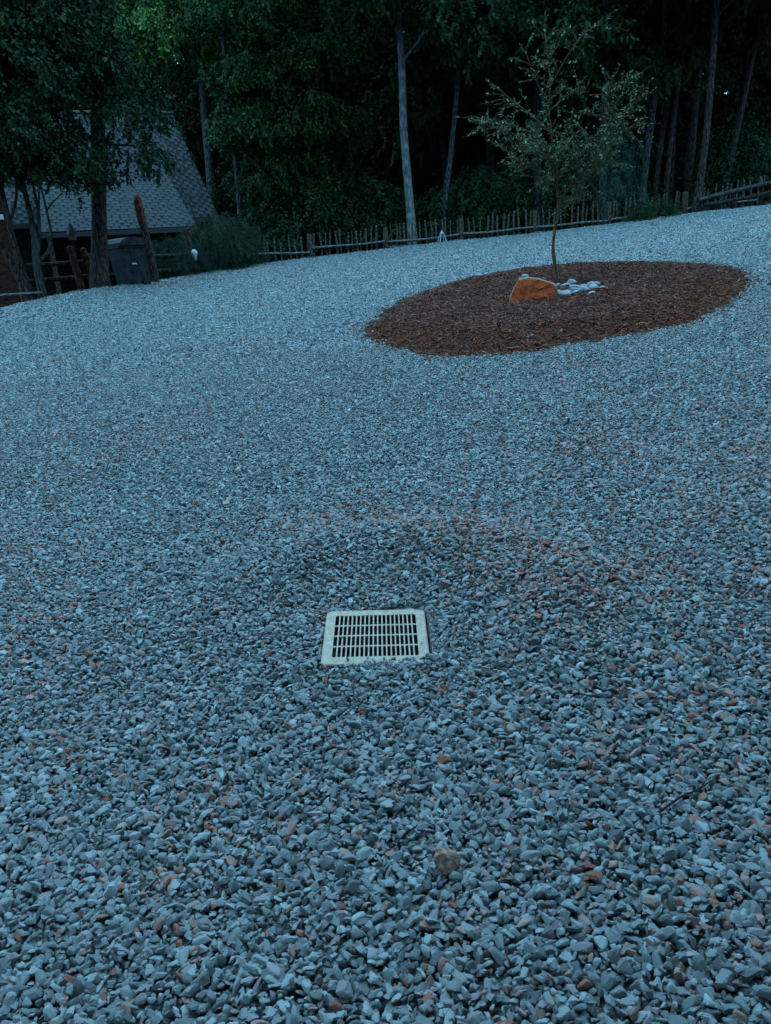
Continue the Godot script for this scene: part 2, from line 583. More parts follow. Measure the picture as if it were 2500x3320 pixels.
func bed_inset(x: float, d: float) -> float:
	var best := 99.0
	var q := Vector2(x, -d)
	for i in range(0, bed.size(), 2):
		var a := bed[i]
		var b := bed[(i + 2) % bed.size()]
		best = minf(best, Geometry2D.get_closest_point_to_segment(q, a, b).distance_to(q))
	return best

func bed_height(x: float, d: float, inset: float) -> float:
	var h := ground(x, d) + 0.10 * smoothstep(0.0, 0.7, inset) + 0.025 * noise_b.get_noise_2d(x * 5.0, d * 5.0) * smoothstep(0.0, 0.4, inset)
	var r := Vector2(x - TREE_AT.x - 0.1, d - TREE_AT.y + 0.55).length()
	return h - 0.07 * smoothstep(0.55, 0.15, r)

func make_bed() -> void:
	rng.seed = 95028
	# soil: rings shrinking from the outline to the middle
	var st := tool()
	st.set_smooth_group(0)
	var rings := []
	var mid := Vector2(2.4, -10.9)
	for f in [1.0, 0.985, 0.96, 0.92, 0.87, 0.8, 0.7, 0.58, 0.45, 0.32, 0.2, 0.1, 0.0]:
		var ring := []
		for q in bed:
			var w: Vector2 = mid + (q - mid) * f
			var y := ground(w.x, -w.y) - 0.02 if f == 1.0 else bed_height(w.x, -w.y, bed_inset(w.x, -w.y))
			ring.append(Vector3(w.x, y, w.y))
		rings.append(ring)
	var up := Vector3(mid.x, -50, mid.y)
	for l in rings.size() - 1:
		for i in bed.size():
			var k := (i + 1) % bed.size()
			quad_out(st, rings[l][i], rings[l][k], rings[l + 1][k], rings[l + 1][i], up)
	var soil := build("mulch_bed", st, M.soil)
	tag(soil, "oval bed of dark brown mulch and red soil in the gravel", "planting bed", "", "structure")
	# shreds of bark and straw lying over it
	var chip := tool()
	chip.set_smooth_group(-1)
	for s in 3:
		var x0 := -0.5 + s / 3.0
		var x1 := x0 + 1.0 / 3.0
		var c := func(t: float, y: float, z: float) -> Vector3:
			return Vector3(t, 0.12 * (0.25 - t * t) * 2.0 + y, z * (1.0 - 0.5 * absf(t)) + 0.3 * t * t)
		var o: Vector3 = c.call((x0 + x1) * 0.5, 0.0, 0.0)
		quad_out(chip, c.call(x0, 0.05, -0.1), c.call(x1, 0.05, -0.1), c.call(x1, 0.05, 0.1), c.call(x0, 0.05, 0.1), o)
		quad_out(chip, c.call(x0, 0.05, 0.1), c.call(x1, 0.05, 0.1), c.call(x1, -0.05, 0.1), c.call(x0, -0.05, 0.1), o)
		quad_out(chip, c.call(x0, 0.05, -0.1), c.call(x1, 0.05, -0.1), c.call(x1, -0.05, -0.1), c.call(x0, -0.05, -0.1), o)
	chip.generate_normals()
	var chip_mesh := chip.commit()
	var where := []
	var tint := []
	var tries := 0
	while tries < 125000:
		tries += 1
		var x := rf(-0.4, 5.4)
		var d := rf(7.2, 15.0)
		var ins := bed_inset(x, d)
		if not in_bed(x, d):
			if rng.randf() > 0.18 * exp(-ins * 14.0):
				continue
			ins = 0.0
		elif ins < 0.35 and rng.randf() > ins / 0.35 + 0.25:
			continue
		var l := 0.046 * exp(rng.randfn(0.0, 0.35))
		var b := lie(rf(0, TAU), 0.5) * Basis.from_scale(Vector3(l, l * rf(0.3, 0.9), l * rf(0.35, 1.1)))
		where.append(Transform3D(b, Vector3(x, bed_height(x, d, ins) + rf(0.0, 0.022), -d)))
		var p := rng.randf()
		var v := rf(0.55, 1.3)
		if p < 0.05:
			tint.append(Color(0.19, 0.13, 0.1) * v)
		elif p < 0.18 + 0.75 * smoothstep(0.95, 0.1, ins + 0.5 * noise_b.get_noise_2d(x * 3.0, d * 3.0)) * smoothstep(11.5, 8.5, d):
			tint.append(Color(0.18, 0.055, 0.032) * v)
		else:
			tint.append(Color(0.16, 0.066, 0.049) * v)
	var mm := many("mulch", chip_mesh, M.fleck, where, tint, soil)
	tag(mm, "", "", "", "stuff")

	# boulder with a rusty face and a pale rind
	var bo := thing("boulder", "rust orange boulder with pale rim lying before the young tree's trunk", "boulder", Vector3(2.05, 0.0, -10.2), -0.24)
	bo.position.y = bed_height(2.05, 10.2, 2.0) - 0.03
	var face := [Vector2(-0.30, 0.0), Vector2(-0.285, 0.085), Vector2(-0.23, 0.2), Vector2(-0.175, 0.3), Vector2(-0.06, 0.305), Vector2(0.06, 0.285), Vector2(0.15, 0.255), Vector2(0.22, 0.225), Vector2(0.29, 0.19), Vector2(0.295, 0.09), Vector2(0.28, 0.0)]
	var rings_b := []
	# loops from the front face backwards: [shrink, z, lift]
	for lv in [[0.0, 0.165, 0.0], [0.5, 0.168, 0.0], [0.972, 0.16, 0.0], [1.0, 0.14, 0.0], [1.01, 0.07, 0.01], [0.99, 0.0, 0.0], [0.98, -0.12, 0.0], [0.8, -0.22, -0.02], [0.45, -0.27, -0.05], [0.0, -0.28, -0.05]]:
		var ring := []
		for q in face:
			var c := Vector2(0.0, 0.13)
			var w: Vector2 = c + (q - c) * lv[0]
			var jit := 0.02 * noise_b.get_noise_3d(w.x * 40.0, w.y * 40.0, lv[1] * 40.0) + 0.012 * noise_a.get_noise_3d(w.x * 110.0, w.y * 110.0, lv[1] * 90.0)
			ring.append(Vector3(w.x + jit, maxf(w.y + lv[2] + jit, -0.08), lv[1] + jit - 0.12 * (w.y - 0.13) - 0.03 * absf(w.x)))
		rings_b.append(ring)
	var core := Vector3(0, 0.15, -0.05)
	for part in [["face", 0, 2, Color(0.6, 0.1, 0.032)], ["rind", 2, 9, Color(0.27, 0.19, 0.13)]]:
		var s2 := tool()
		s2.set_smooth_group(-1)
		for l in range(part[1], part[2]):
			for i in face.size():
				var k := (i + 1) % face.size()
				quad_out(s2, rings_b[l][i], rings_b[l][k], rings_b[l + 1][k], rings_b[l + 1][i], core)
		var m := textured(part[3], noise_tex(0.02, Color(0.78, 0.74, 0.74), Color(1, 1, 1), 31), Vector3(1.6, 1.6, 1.6), 0.9, 0.8)
		var o := build(part[0], s2, m, bo)
		if part[0] == "face":
			tag(o, "rust orange broken face")
	# two pale pebbles resting on the boulder's shoulder
	var peb := []
	for k in 5:
		peb.append(stone_mesh(2, 10, 0.55, 0.95, Vector3(1, 0.6, 0.8), true))
	var pb := put("pebble", peb[0], M.white_stone, self, Transform3D(Basis(Vector3.UP, 0.3) * Basis.from_scale(Vector3(0.062, 0.05, 0.05)), bo.position + Vector3(-0.1, 0.325, 0.0)))
	pb.name = numbered("pebble")
	tag(pb, "white pebble resting on top of the rust orange boulder", "pebble")

	# white stones ringed round a dark hollow beside the trunk
	var ring_pts := [
		[2.68, 11.5, 0.06, "small white stone touching the right side of the young tree's trunk base"],
		[2.76, 11.45, 0.055, "thin white stone at the back of the ring just right of the trunk"],
		[2.84, 11.5, 0.07, "grey white stone at the back left of the stone ring"],
		[2.92, 11.55, 0.075, "rounded pale stone at the very back of the stone ring"],
		[2.88, 11.15, 0.11, "largest pinkish white pointed stone at the back of the stone ring"],
		[2.98, 11.05, 0.075, "white stone at the head of the ring's right cluster"],
		[3.06, 10.98, 0.065, "pinkish white stone at the far right end of the ring's back row"],
		[3.05, 10.72, 0.07, "pale stone at the right margin of the ring's cluster"],
		[2.86, 10.72, 0.085, "pale lilac stone in the middle of the ring's right cluster"],
		[2.95, 10.55, 0.075, "white stone right of the lilac one in the right cluster"],
		[2.93, 10.36, 0.075, "flat white stone near the right front of the cluster"],
		[3.02, 10.3, 0.06, "white rounded stone at the cluster's right front corner"],
		[2.75, 10.3, 0.085, "large bluish white stone at the front of the right cluster"],
		[2.65, 10.42, 0.07, "white stone left of the large bluish one at the ring's front"],
		[2.6, 10.2, 0.07, "low grey white stone at the front middle gap of the ring"],
		[2.77, 9.97, 0.07, "flat white stone lying nearest to the viewer at the ring's right"],
		[2.44, 10.12, 0.1, "flat oval white stone in front beside the boulder"],
		[2.43, 10.42, 0.06, "white stone tucked between the boulder and the dark hollow"],
		[2.54, 10.35, 0.05, "small white stone in front of the dark hollow"],
	]
	for q in ring_pts:
		var s: float = q[2]
		var y := bed_height(q[0], q[1], 2.0) + s * 0.22
		var o := put("white_stone", peb[rng.randi() % 5], M.white_stone, self, Transform3D(lie(rf(-0.7, 0.7), 0.25) * Basis.from_scale(Vector3(s, s * rf(0.7, 1.0), s * rf(0.8, 1.1))), Vector3(2.43 + (q[0] - 2.43) * 0.9, y, -q[1])))
		o.name = numbered("white_stone")
		tag(o, q[3], "white stone", "white stones ringed beside the young tree")

# ------------------------------------------------------------------ leaves and trees
# a spray: a drooping twig with leaves on both sides; about 0.6 m long along +x
func spray_mesh(leaves: int, long: float, wide: float, droop: float, length := 0.6) -> ArrayMesh:
	var st := tool()
	st.set_smooth_group(-1)
	for i in leaves:
		var t := (i + 0.6) / leaves
		var base := Vector3(length * t, -droop * t * t * length, 0.0) + Vector3(rf(-1, 1), rf(-0.8, 0.8), rf(-1, 1)) * 0.075
		var ang := rf(-PI, PI) * (1.0 - 0.5 * smoothstep(0.6, 1.0, t))
		var dir := Vector3(cos(ang) * rf(0.4, 1.0) + 0.25, rf(-0.75, 0.35), sin(ang)).normalized()
		var l := long * rf(0.75, 1.2)
		var across := dir.cross(Vector3(rf(-0.7, 0.7), 1, rf(-0.7, 0.7))).normalized() * wide * rf(0.4, 0.6)
		var dip := Vector3(0, -0.18 * l, 0)
		var a := base
		var m := base + dir * l * 0.45
		var e := base + dir * l + dip
		var up := Vector3(0, 0.12 * wide, 0)
		for s in [-1.0, 1.0]:
			var w: Vector3 = m + across * s + up
			if s > 0.0:
				st.add_vertex(a); st.add_vertex(w); st.add_vertex(e)
			else:
				st.add_vertex(a); st.add_vertex(e); st.add_vertex(w)
	# the twig itself
	var pts := []
	for k in 4:
		var t := k / 3.0
		pts.append(Vector3(length * t, -droop * t * t * length, 0.0))
	tube(st, pts, [0.006, 0.005, 0.004, 0.002], 3)
	st.generate_normals()
	return st.commit()

func vary(c: Color, s := 0.3) -> Color:
	var v := exp(rng.randfn(0.0, s))
	return Color(c.r * v * rf(0.85, 1.2), c.g * v, c.b * v * rf(0.85, 1.2))

# leaf sprays through a set of lobes [centre, radius (Vector3), count]
func crown(called: String, parent: Node, lobes: Array, mesh: Mesh, c: Color, scale: float, hang := 0.3) -> void:
	var where := []
	var tint := []
	for l in lobes:
		var n: int = l[2]
		var made := 0
		while made < n:
			var v := Vector3(rf(-1, 1), rf(-1, 1), rf(-1, 1))
			if v.length() > 1.0:
				continue
			v = v.normalized() * pow(v.length(), 0.55)
			var at: Vector3 = l[0] + v * l[1]
			var lc := vary(c, 0.2)
			for k in rng.randi_range(5, 10):
				var p := at + Vector3(rng.randfn(0, 0.28), rng.randfn(0, 0.2), rng.randfn(0, 0.28)) * scale
				var out: Vector3 = p - l[0]
				var yaw := atan2(-out.z, out.x) + rng.randfn(0, 0.8)
				var b := Basis(Vector3.UP, yaw) * Basis(Vector3(0, 0, 1), rf(-0.9, 0.45) - hang) * Basis(Vector3.RIGHT, rf(-0.7, 0.7))
				where.append(Transform3D(b * Basis.from_scale(Vector3.ONE * scale * rf(0.75, 1.25)), p))
				tint.append(vary(lc, 0.22))
				made += 1
	var o := many(called, mesh, M.leaf, where, tint, parent)
	tag(o, "", "", "", "stuff")

func trunk_line(pts: Array, height: float) -> Array:
	var last: Vector3 = pts[-1]
	var dir: Vector3 = (pts[-1] - pts[-2]).normalized()
	var out := pts.duplicate()
	var base: Vector3 = pts[0]
	while last.y - base.y < height:
		dir = (dir + Vector3(rf(-0.06, 0.06), 0.12, rf(-0.06, 0.06))).normalized()
		last += dir * 1.8
		out.append(last)
	return smoothed(out, 3)

# pts are given from the tree's own base, y up
func tree(called: String, label: String, group: String, base: Vector3, pts: Array, r0: float, r1: float, bark: Material, height: float, clear: float, spread: float, count: int, c: Color, scale := 1.3, lobes_n := 10, mesh: Mesh = null, given: Array = []) -> Node3D:
	var t := thing(called, label, "tree", base, 0.0, group)
	var line := trunk_line(pts, height)
	var st := tool()
	var n := line.size()
	var rads := []
	for i in n:
		var f := float(i) / (n - 1)
		rads.append(lerpf(r0, r1, f) + r0 * 0.5 * exp(-line[i].y * 2.6))
	line[0].y -= 0.3
	tube(st, line, rads, 10, 0.05)
	build("trunk", st, bark, t)
	var lobes := []
	if given.size(): lobes_n = given.size()
	for i in lobes_n:
		var f := (i + 0.5) / lobes_n
		var y := lerpf(clear, height + 0.8, f)
		var a := i * 2.4 + rf(-0.5, 0.5)
		var r := spread * (0.35 + 0.4 * sin(PI * minf(1.0, f * 0.9 + 0.15))) * rf(0.8, 1.2)
		if given.size():
			y = given[i][0].y
			r = given[i][0].length() * 0.3
		var on: Vector3 = line[0]
		for q in line:
			if q.y < y - r * 0.35: on = q
		var mid := Vector3(on.x + cos(a) * r, y, on.z + sin(a) * r)
		var lr := spread * rf(0.38, 0.55)
		if given.size():
			mid = given[i][0]
			lr = given[i][1]
			a = atan2(mid.z - on.z, mid.x - on.x)
		lobes.append([mid, Vector3(lr, lr * 0.62, lr), int(count / lobes_n) if given.is_empty() else given[i][2]])
		var s2 := tool()
		var k := (mid + on) * 0.5 + Vector3(0, 0.25, 0)
		var lp := smoothed([on, k, mid, mid + Vector3(cos(a), 0.1, sin(a)) * lr * 0.5], 3)
		tube(s2, lp, tapered(lp.size(), r0 * 0.28 + 0.01, 0.008), 6)
		build("limb", s2, bark, t)
	crown("crown", t, lobes, mesh if mesh else LEAF.broad, c, scale)
	return t

func woods() -> void:
	rng.seed = 110866
	LEAF.broad = spray_mesh(13, 0.15, 0.1, 0.25, 0.5)
	LEAF.beech = spray_mesh(16, 0.12, 0.07, 0.5, 0.7)
	LEAF.fine = spray_mesh(22, 0.1, 0.028, 0.5)
	LEAF.fir = spray_mesh(34, 0.11, 0.022, 0.6, 0.8)
	var green := Color(0.026, 0.046, 0.016)
	var deep := Color(0.02, 0.036, 0.014)
	var V := func(a: Array) -> Array:
		var out := []
		for q in a: out.append(Vector3(q[0], q[1], 0.0))
		return out
	var fence_trees := "trees along the picket fence"
	# trunks that can be picked out, left to right
	tree("slender_tree", "slender blue grey trunk at the left end of the picket fence", fence_trees, on_floor(-4.2, 27.2), V.call([[0, 0], [0.0, 0.9], [0.06, 2.0], [0.1, 3.4]]), 0.12, 0.04, M.bark_grey, 12.0, 3.3, 2.9, 2100, Color(0.028, 0.05, 0.016), 0.65, 12, LEAF.broad, [
		[Vector3(0.3, 4.4, 0.9), 0.7, 180], [Vector3(0.5, 5.9, 0.9), 0.8, 200], [Vector3(0.4, 7.4, 0.9), 0.9, 200], [Vector3(1.0, 3.0, 0.3), 0.9, 264], [Vector3(2.0, 3.3, 0), 0.9, 286], [Vector3(1.2, 4.3, 0.4), 1.0, 330], [Vector3(2.3, 4.7, 0.2), 1.2, 440], [Vector3(3.4, 4.6, -0.3), 1.0, 286], [Vector3(1.3, 5.6, 0.2), 1.0, 352],
		[Vector3(2.5, 6.2, 0.0), 1.3, 506], [Vector3(3.7, 6.4, -0.2), 1.1, 330], [Vector3(1.5, 7.3, 0.1), 1.2, 440], [Vector3(2.8, 8.2, -0.3), 1.6, 572], [Vector3(0.2, 9.8, 0.0), 1.8, 572], [Vector3(1.3, 11.0, 0.0), 1.8, 528]])
	tree("pale_tree", "tall pale grey smooth trunk leaning left in the middle of the fence", fence_trees, on_floor(1.42, 26.4), V.call([[0, 0], [-0.07, 1.8], [-0.14, 3.6], [-0.1, 5.4]]), 0.145, 0.05, M.bark_pale, 15.0, 6.3, 3.4, 2850, green, 0.9, 13)
	tree("leaning_tree", "thin grey brown trunk leaning right beside the white lantern", fence_trees, on_floor(2.33, 26.9), V.call([[0, 0], [0.25, 1.7], [0.55, 3.5], [0.8, 5.6]]), 0.1, 0.035, M.bark_grey, 14.0, 6.2, 3.2, 2660, green, 0.9, 13)
	tree("brown_tree", "dark brown trunk behind the fence left of the young tree", fence_trees, on_floor(5.62, 27.2), V.call([[0, 0], [-0.02, 1.6], [-0.04, 3.4], [0.0, 5.0]]), 0.14, 0.05, M.bark_brown, 14.0, 4.6, 3.3, 2850, deep, 0.9, 13)
	tree("grey_tree", "grey trunk behind the young tree with drooping lighter boughs", fence_trees, on_floor(7.66, 26.8), V.call([[0, 0], [-0.02, 1.2], [-0.08, 2.6], [-0.05, 4.5]]), 0.13, 0.05, M.bark_grey, 14.0, 4.3, 3.0, 2470, green, 0.9, 13)
	tree("bluish_tree", "straight bluish grey trunk right of the young tree", fence_trees, on_floor(8.95, 27.0), V.call([[0, 0], [0.02, 0.8], [0.12, 2.1], [0.25, 3.4]]), 0.12, 0.05, M.bark_grey, 15.0, 6.0, 3.0, 2090, deep, 0.9, 13)
	tree("brown_tree", "left one of two close reddish brown trunks behind the right fence", fence_trees, on_floor(9.5, 27.4), V.call([[0, 0], [0.05, 1.2], [0.15, 2.4], [0.3, 3.6]]), 0.1, 0.04, M.bark_brown, 15.0, 6.0, 2.8, 1900, deep, 0.9, 13)
	tree("brown_tree", "right one of two close reddish brown trunks behind the right fence", fence_trees, on_floor(9.78, 27.2), V.call([[0, 0], [0.05, 1.3], [0.12, 2.5], [0.2, 3.6]]), 0.09, 0.04, M.bark_brown, 15.0, 6.5, 2.8, 1900, deep, 0.9, 13)
	tree("brown_tree", "dim brown trunk between the close pair and the leaning fence trunk", fence_trees, on_floor(10.3, 28.2), V.call([[0, 0], [0.02, 1.4], [0.02, 3.0], [0.1, 4.5]]), 0.11, 0.05, M.bark_brown, 16.0, 6.5, 3.0, 1900, deep, 0.9, 13)
	tree("brown_tree", "dim thick brown trunk just left of the leaning fence trunk", fence_trees, on_floor(10.85, 28.0), V.call([[0, 0], [0.0, 1.4], [0.03, 3.0], [0.1, 4.5]]), 0.17, 0.06, M.bark_brown, 16.0, 6.5, 3.0, 1900, deep, 0.9, 13)
	tree("fence_tree", "brown trunk with pale scar standing in front of the fence at the log bank", fence_trees, on_floor(9.95, 24.95), V.call([[0, 0], [0.03, 0.6], [0.1, 1.25], [0.17, 2.4], [0.22, 4.6]]), 0.115, 0.05, M.bark_brown, 14.0, 6.0, 3.2, 2470, deep, 0.9, 13)
	tree("leaning_tree", "dark trunk leaning right at the far right behind the fence", fence_trees, on_floor(11.6, 27.0), V.call([[0, 0], [0.1, 0.9], [0.25, 2.0], [0.5, 3.6]]), 0.1, 0.04, M.bark_brown, 14.0, 5.5, 3.2, 2470, deep, 0.9, 13)

	# the big tree over the cottage
	var big := tree("big_tree", "big dark brown trunk before the cottage roof with overhanging crown", "trees before the cottage", on_floor(-6.34, 18.9), V.call([[0, 0], [0.2, 1.2], [0.42, 2.6], [0.62, 3.9], [0.8, 5.4]]), 0.185, 0.07, M.bark_brown, 13.0, 6.3, 4.4, 2600, deep, 0.75, 12, LEAF.broad, [
		[Vector3(-3.2, 5.4, 0.2), 1.5, 480], [Vector3(-1.5, 5.5, 0.6), 1.4, 460], [Vector3(-0.1, 5.6, 0.4), 1.1, 340], [Vector3(-4.6, 6.6, 0), 1.8, 520], [Vector3(-2.4, 7.2, 0.3), 1.9, 600], [Vector3(-0.4, 7.2, 0.2), 1.5, 480],
		[Vector3(1.4, 7.6, 0.0), 1.1, 300], [Vector3(-4.0, 9.0, -0.5), 2.2, 520], [Vector3(-1.2, 9.6, 0.5), 2.3, 600], [Vector3(1.4, 9.6, -0.3), 2.0, 480], [Vector3(-2.0, 11.8, 0.3), 2.4, 520], [Vector3(0.6, 12.0, -0.4), 2.2, 480]])
	var low := [[Vector3(1.4, 3.55, 0.5), Vector3(0.9, 0.4, 0.6), 80], [Vector3(1.2, 2.75, 0.6), Vector3(0.85, 0.28, 0.5), 68], [Vector3(0.55, 2.45, 0.5), Vector3(0.4, 0.25, 0.4), 28], [Vector3(1.95, 2.7, 0.3), Vector3(0.4, 0.2, 0.4), 28], [Vector3(1.75, 3.7, 0.2), Vector3(0.3, 0.5, 0.4), 40], [Vector3(-0.1, 4.75, 0.7), Vector3(1.7, 0.7, 1.2), 300], [Vector3(-1.6, 5.3, 0.4), Vector3(1.6, 0.9, 1.2), 300], [Vector3(1.5, 4.45, 0.3), Vector3(0.5, 0.35, 0.6), 72]]
	crown("low_boughs", big, low, LEAF.broad, deep, 0.6, 0.15)
	for l in low.slice(0, 5):
		var s := tool()
		var e: Vector3 = l[0]
		var lp := smoothed([Vector3(0.5, e.y + 0.35, 0), Vector3(e.x * 0.6 + 0.2, e.y + 0.25, e.z * 0.6), e, e + Vector3(0.6, -0.15, 0.1)], 4)
		tube(s, lp, tapered(lp.size(), 0.028, 0.005), 5)
		build("bough", s, M.bark_dark, big)

	# many-stemmed small tree at the left
	var ms := thing("multi_stem_tree", "smooth many stemmed tree by the left picture edge", "tree", on_floor(-7.3, 17.75), 0.0, "trees before the cottage")
	var stems := [
		[[[-0.22, 0], [-0.42, 0.65], [-0.62, 1.25], [-0.72, 2.0], [-0.76, 3.1]], 0.1, M.bark_brown],
		[[[-0.18, 0], [-0.26, 0.8], [-0.28, 1.5], [-0.35, 2.4], [-0.45, 3.4]], 0.085, M.bark_brown],
		[[[0.12, 0], [0.12, 0.7], [0.13, 1.3], [0.08, 2.1], [0.02, 3.4]], 0.1, M.bark_moss],
		[[[0.16, 1.0], [0.24, 1.5], [0.3, 2.1], [0.33, 2.9]], 0.05, M.bark_moss],
		[[[0.17, 0.85], [0.36, 1.05], [0.47, 1.4], [0.5, 1.9], [0.5, 2.6]], 0.04, M.bark_moss],
		[[[0.5, 1.85], [0.72, 2.0], [0.95, 2.2]], 0.022, M.bark_moss],
		[[[0.49, 2.4], [0.7, 2.55], [0.92, 2.75]], 0.02, M.bark_moss],
		[[[-0.3, 1.6], [-0.1, 2.2], [0.0, 3.0]], 0.04, M.bark_brown],
		[[[0.28, 1.7], [0.42, 2.2], [0.62, 2.5], [0.8, 2.6]], 0.022, M.bark_moss],
	]
	for sdef in stems:
		var pts := []
		for q in sdef[0]: pts.append(Vector3(q[0], q[1] - (0.15 if q[1] == 0 else 0.0), 0.12 * sin(q[1] * 2.0 + q[0] * 5.0)))
		var lp := smoothed(pts, 4)
		var s := tool()
		tube(s, lp, tapered(lp.size(), sdef[1], sdef[1] * 0.4), 9, 0.03)
		build("stem", s, sdef[2], ms)
	crown("crown", ms, [[Vector3(0.2, 3.5, 0), Vector3(1.5, 0.75, 0.9), 726], [Vector3(-0.9, 3.3, 0), Vector3(0.9, 0.5, 0.7), 264], [Vector3(0.55, 2.85, 0), Vector3(0.5, 0.3, 0.4), 110], [Vector3(1.25, 2.55, 0.1), Vector3(0.35, 0.3, 0.3), 57], [Vector3(-0.35, 2.75, 0), Vector3(0.35, 0.25, 0.3), 48], [Vector3(0.2, 4.6, 0), Vector3(2.0, 0.8, 1.0), 440]], LEAF.broad, deep, 0.6, 0.2)

	# lighter green tree seen through the gap above the cottage
	tree("light_green_tree", "lighter green leafy tree showing through the gap above the cottage roof", "", on_floor(-6.2, 33.0), V.call([[0, 0], [0.1, 3.0], [0.2, 6.0]]), 0.2, 0.06, M.bark_grey, 12.5, 8.4, 2.4, 2600, Color(0.065, 0.125, 0.03), 0.8, 9)

	# filler trees deeper in the wood: built once each, then repeated
	var protos := []
	for i in 4:
		protos.append(tree("wood_tree", "dark leafy tree deep in the woods behind the picket fence", "trees deep in the woods", Vector3.ZERO, V.call([[0, 0], [rf(-0.2, 0.2), 3.0], [rf(-0.5, 0.5), 6.0]]), rf(0.13, 0.2), 0.05, [M.bark_dark, M.bark_grey, M.bark_brown, M.bark_dark][i], 16.0, [2.4, 4.5, 6.0, 3.4][i], 4.2, 1700, [deep, green, deep, green][i], 1.15, 15))
	var spots := []
	var tries := 0
	while spots.size() < 36 and tries < 4000:
		tries += 1
		var d := rf(29.5, 52.0)
		var x := rf(-0.62, 0.62) * d
		var ok := true
		if x < -1.5 and d < 35.0:
			ok = false
		for q in spots:
			if Vector2(x, d).distance_to(q) < 3.4: ok = false
		if ok: spots.append(Vector2(x, d))
	for i in spots.size():
		var t: Node3D = protos[i % 4]
		if i >= 4:
			t = protos[i % 4].duplicate()
			t.name = numbered("wood_tree")
			add_child(t)
		t.position = on_floor(spots[i].x, spots[i].y)
		t.rotation.y = rf(0, TAU)

	# the wood closes round the yard behind the viewer too, and shades the near gravel
	var round_yard: Node3D = null
	for q in [[-0.6, -6.5, 0.0], [5.6, -7.2, 1.3], [-6.6, -6.6, 2.1], [11.5, -5.0, 0.7], [-3.5, -11.0, 5.0], [3.0, -12.0, 2.6], [-12.0, -8.0, 1.0], [11.0, -10.0, 3.6], [-15.5, 4.0, 3.0], [16.5, 5.5, 4.1], [-15.0, -2.0, 2.2], [15.5, -0.5, 5.1]]:
		var t: Node3D
		if round_yard == null:
			round_yard = tree("yard_tree", "tall broadleaf tree at the near side of the yard behind the viewer", "tall trees round the near side of the yard", Vector3.ZERO, V.call([[0, 0], [0.05, 3.0], [-0.1, 6.0]]), 0.2, 0.06, M.bark_grey, 17.0, 4.6, 4.8, 4200, deep, 1.7, 16)
			t = round_yard
		else:
			t = round_yard.duplicate()
			t.name = numbered("yard_tree")
			add_child(t)
		t.position = Vector3(q[0], ground(q[0], q[1]), -q[1])
		t.rotation.y = q[2]
	tree("small_tree", "small spreading tree standing close behind the viewer", "", on_ground(0.7, -0.6), V.call([[0, 0], [0.05, 1.5], [-0.05, 3.0]]), 0.08, 0.03, M.bark_grey, 5.6, 3.75, 2.2, 2800, deep, 0.8, 14, LEAF.broad)
	# understory shrubs just behind the fence
	var shrubs := [
		[-2.6, 27.6, 1.5, 2.2, "rounded dark shrub behind the first fence bays from the left"], [-0.9, 28.0, 1.6, 2.6, "tall dark shrub left of the pale leaning trunk"], [0.4, 28.4, 1.3, 1.8, "low dark shrub at the foot of the pale leaning trunk"],
		[3.4, 28.0, 1.5, 1.9, "spreading shrub between the leaning trunk and the young tree"], [4.7, 28.6, 1.6, 2.4, "dark shrub behind the fence left of the dark brown trunk"], [6.6, 28.2, 1.3, 1.7, "shrub behind the fence at the young tree's left"],
		[8.3, 29.0, 1.4, 2.0, "shrub between the grey and the bluish trunks"], [12.6, 28.0, 1.5, 2.2, "dark shrub at the far right behind the fence"], [-5.6, 30.5, 1.7, 3.6, "tall dark shrub right of the cottage roof"], [-3.4, 30.0, 1.7, 3.6, "tall dark shrub behind the slender blue grey trunk"],
	]
	for q in shrubs:
		var s := thing("shrub", q[4], "shrub", on_floor(q[0], q[1]), 0.0, "shrubs behind the fence")
		var sp: float = q[2]
		var hh: float = q[3]
		for k in 6:
			var s2 := tool()
			var a := k * 1.05 + rf(-0.3, 0.3)
			var lp := smoothed([Vector3(cos(a) * 0.08, -0.1, sin(a) * 0.08), Vector3(cos(a) * sp * 0.3, hh * 0.4, sin(a) * sp * 0.3), Vector3(cos(a) * sp * 0.55, hh * 0.8, sin(a) * sp * 0.55)], 3)
			tube(s2, lp, tapered(lp.size(), 0.03, 0.008), 5)
			build("stem", s2, M.bark_dark, s)
		crown("foliage", s, [[Vector3(0, hh * 0.55, 0), Vector3(sp, hh * 0.5, sp), 330], [Vector3(sp * 0.4, hh * 0.85, 0.2), Vector3(sp * 0.5, hh * 0.25, sp * 0.5), 90], [Vector3(-sp * 0.5, hh * 0.7, 0.3), Vector3(sp * 0.5, hh * 0.25, sp * 0.5), 90]], LEAF.beech, deep, 1.0, 0.3)
	# drooping bough of a conifer by the grey trunk
	var fir := thing("young_conifer", "small conifer with pale drooping boughs right of the grey trunk", "conifer", on_floor(8.05, 26.5))
	var fs := tool()
	var fl := smoothed([Vector3(0, -0.1, 0), Vector3(0.03, 1.6, 0), Vector3(0.0, 3.2, 0)], 3)
	tube(fs, fl, tapered(fl.size(), 0.05, 0.012), 7)
	build("trunk", fs, M.bark_dark, fir)
	var boughs := []
	for k in 16:
		var a := k * 2.4
		var y := lerpf(0.9, 3.1, k / 16.0)
		boughs.append([Vector3(cos(a) * 0.45, y - 0.1, sin(a) * 0.45), Vector3(0.4, 0.12, 0.4), 12])
	crown("foliage", fir, boughs, LEAF.fir, Color(0.05, 0.1, 0.07), 0.65, 0.45)
	# dark low bush in front of the right hand fence
	bush("low_bush", "low dark bush in front of the fence between young tree and log bank", Vector2(8.6, 24.9), 0.85, 0.45, 330, deep, LEAF.beech, 0.5)
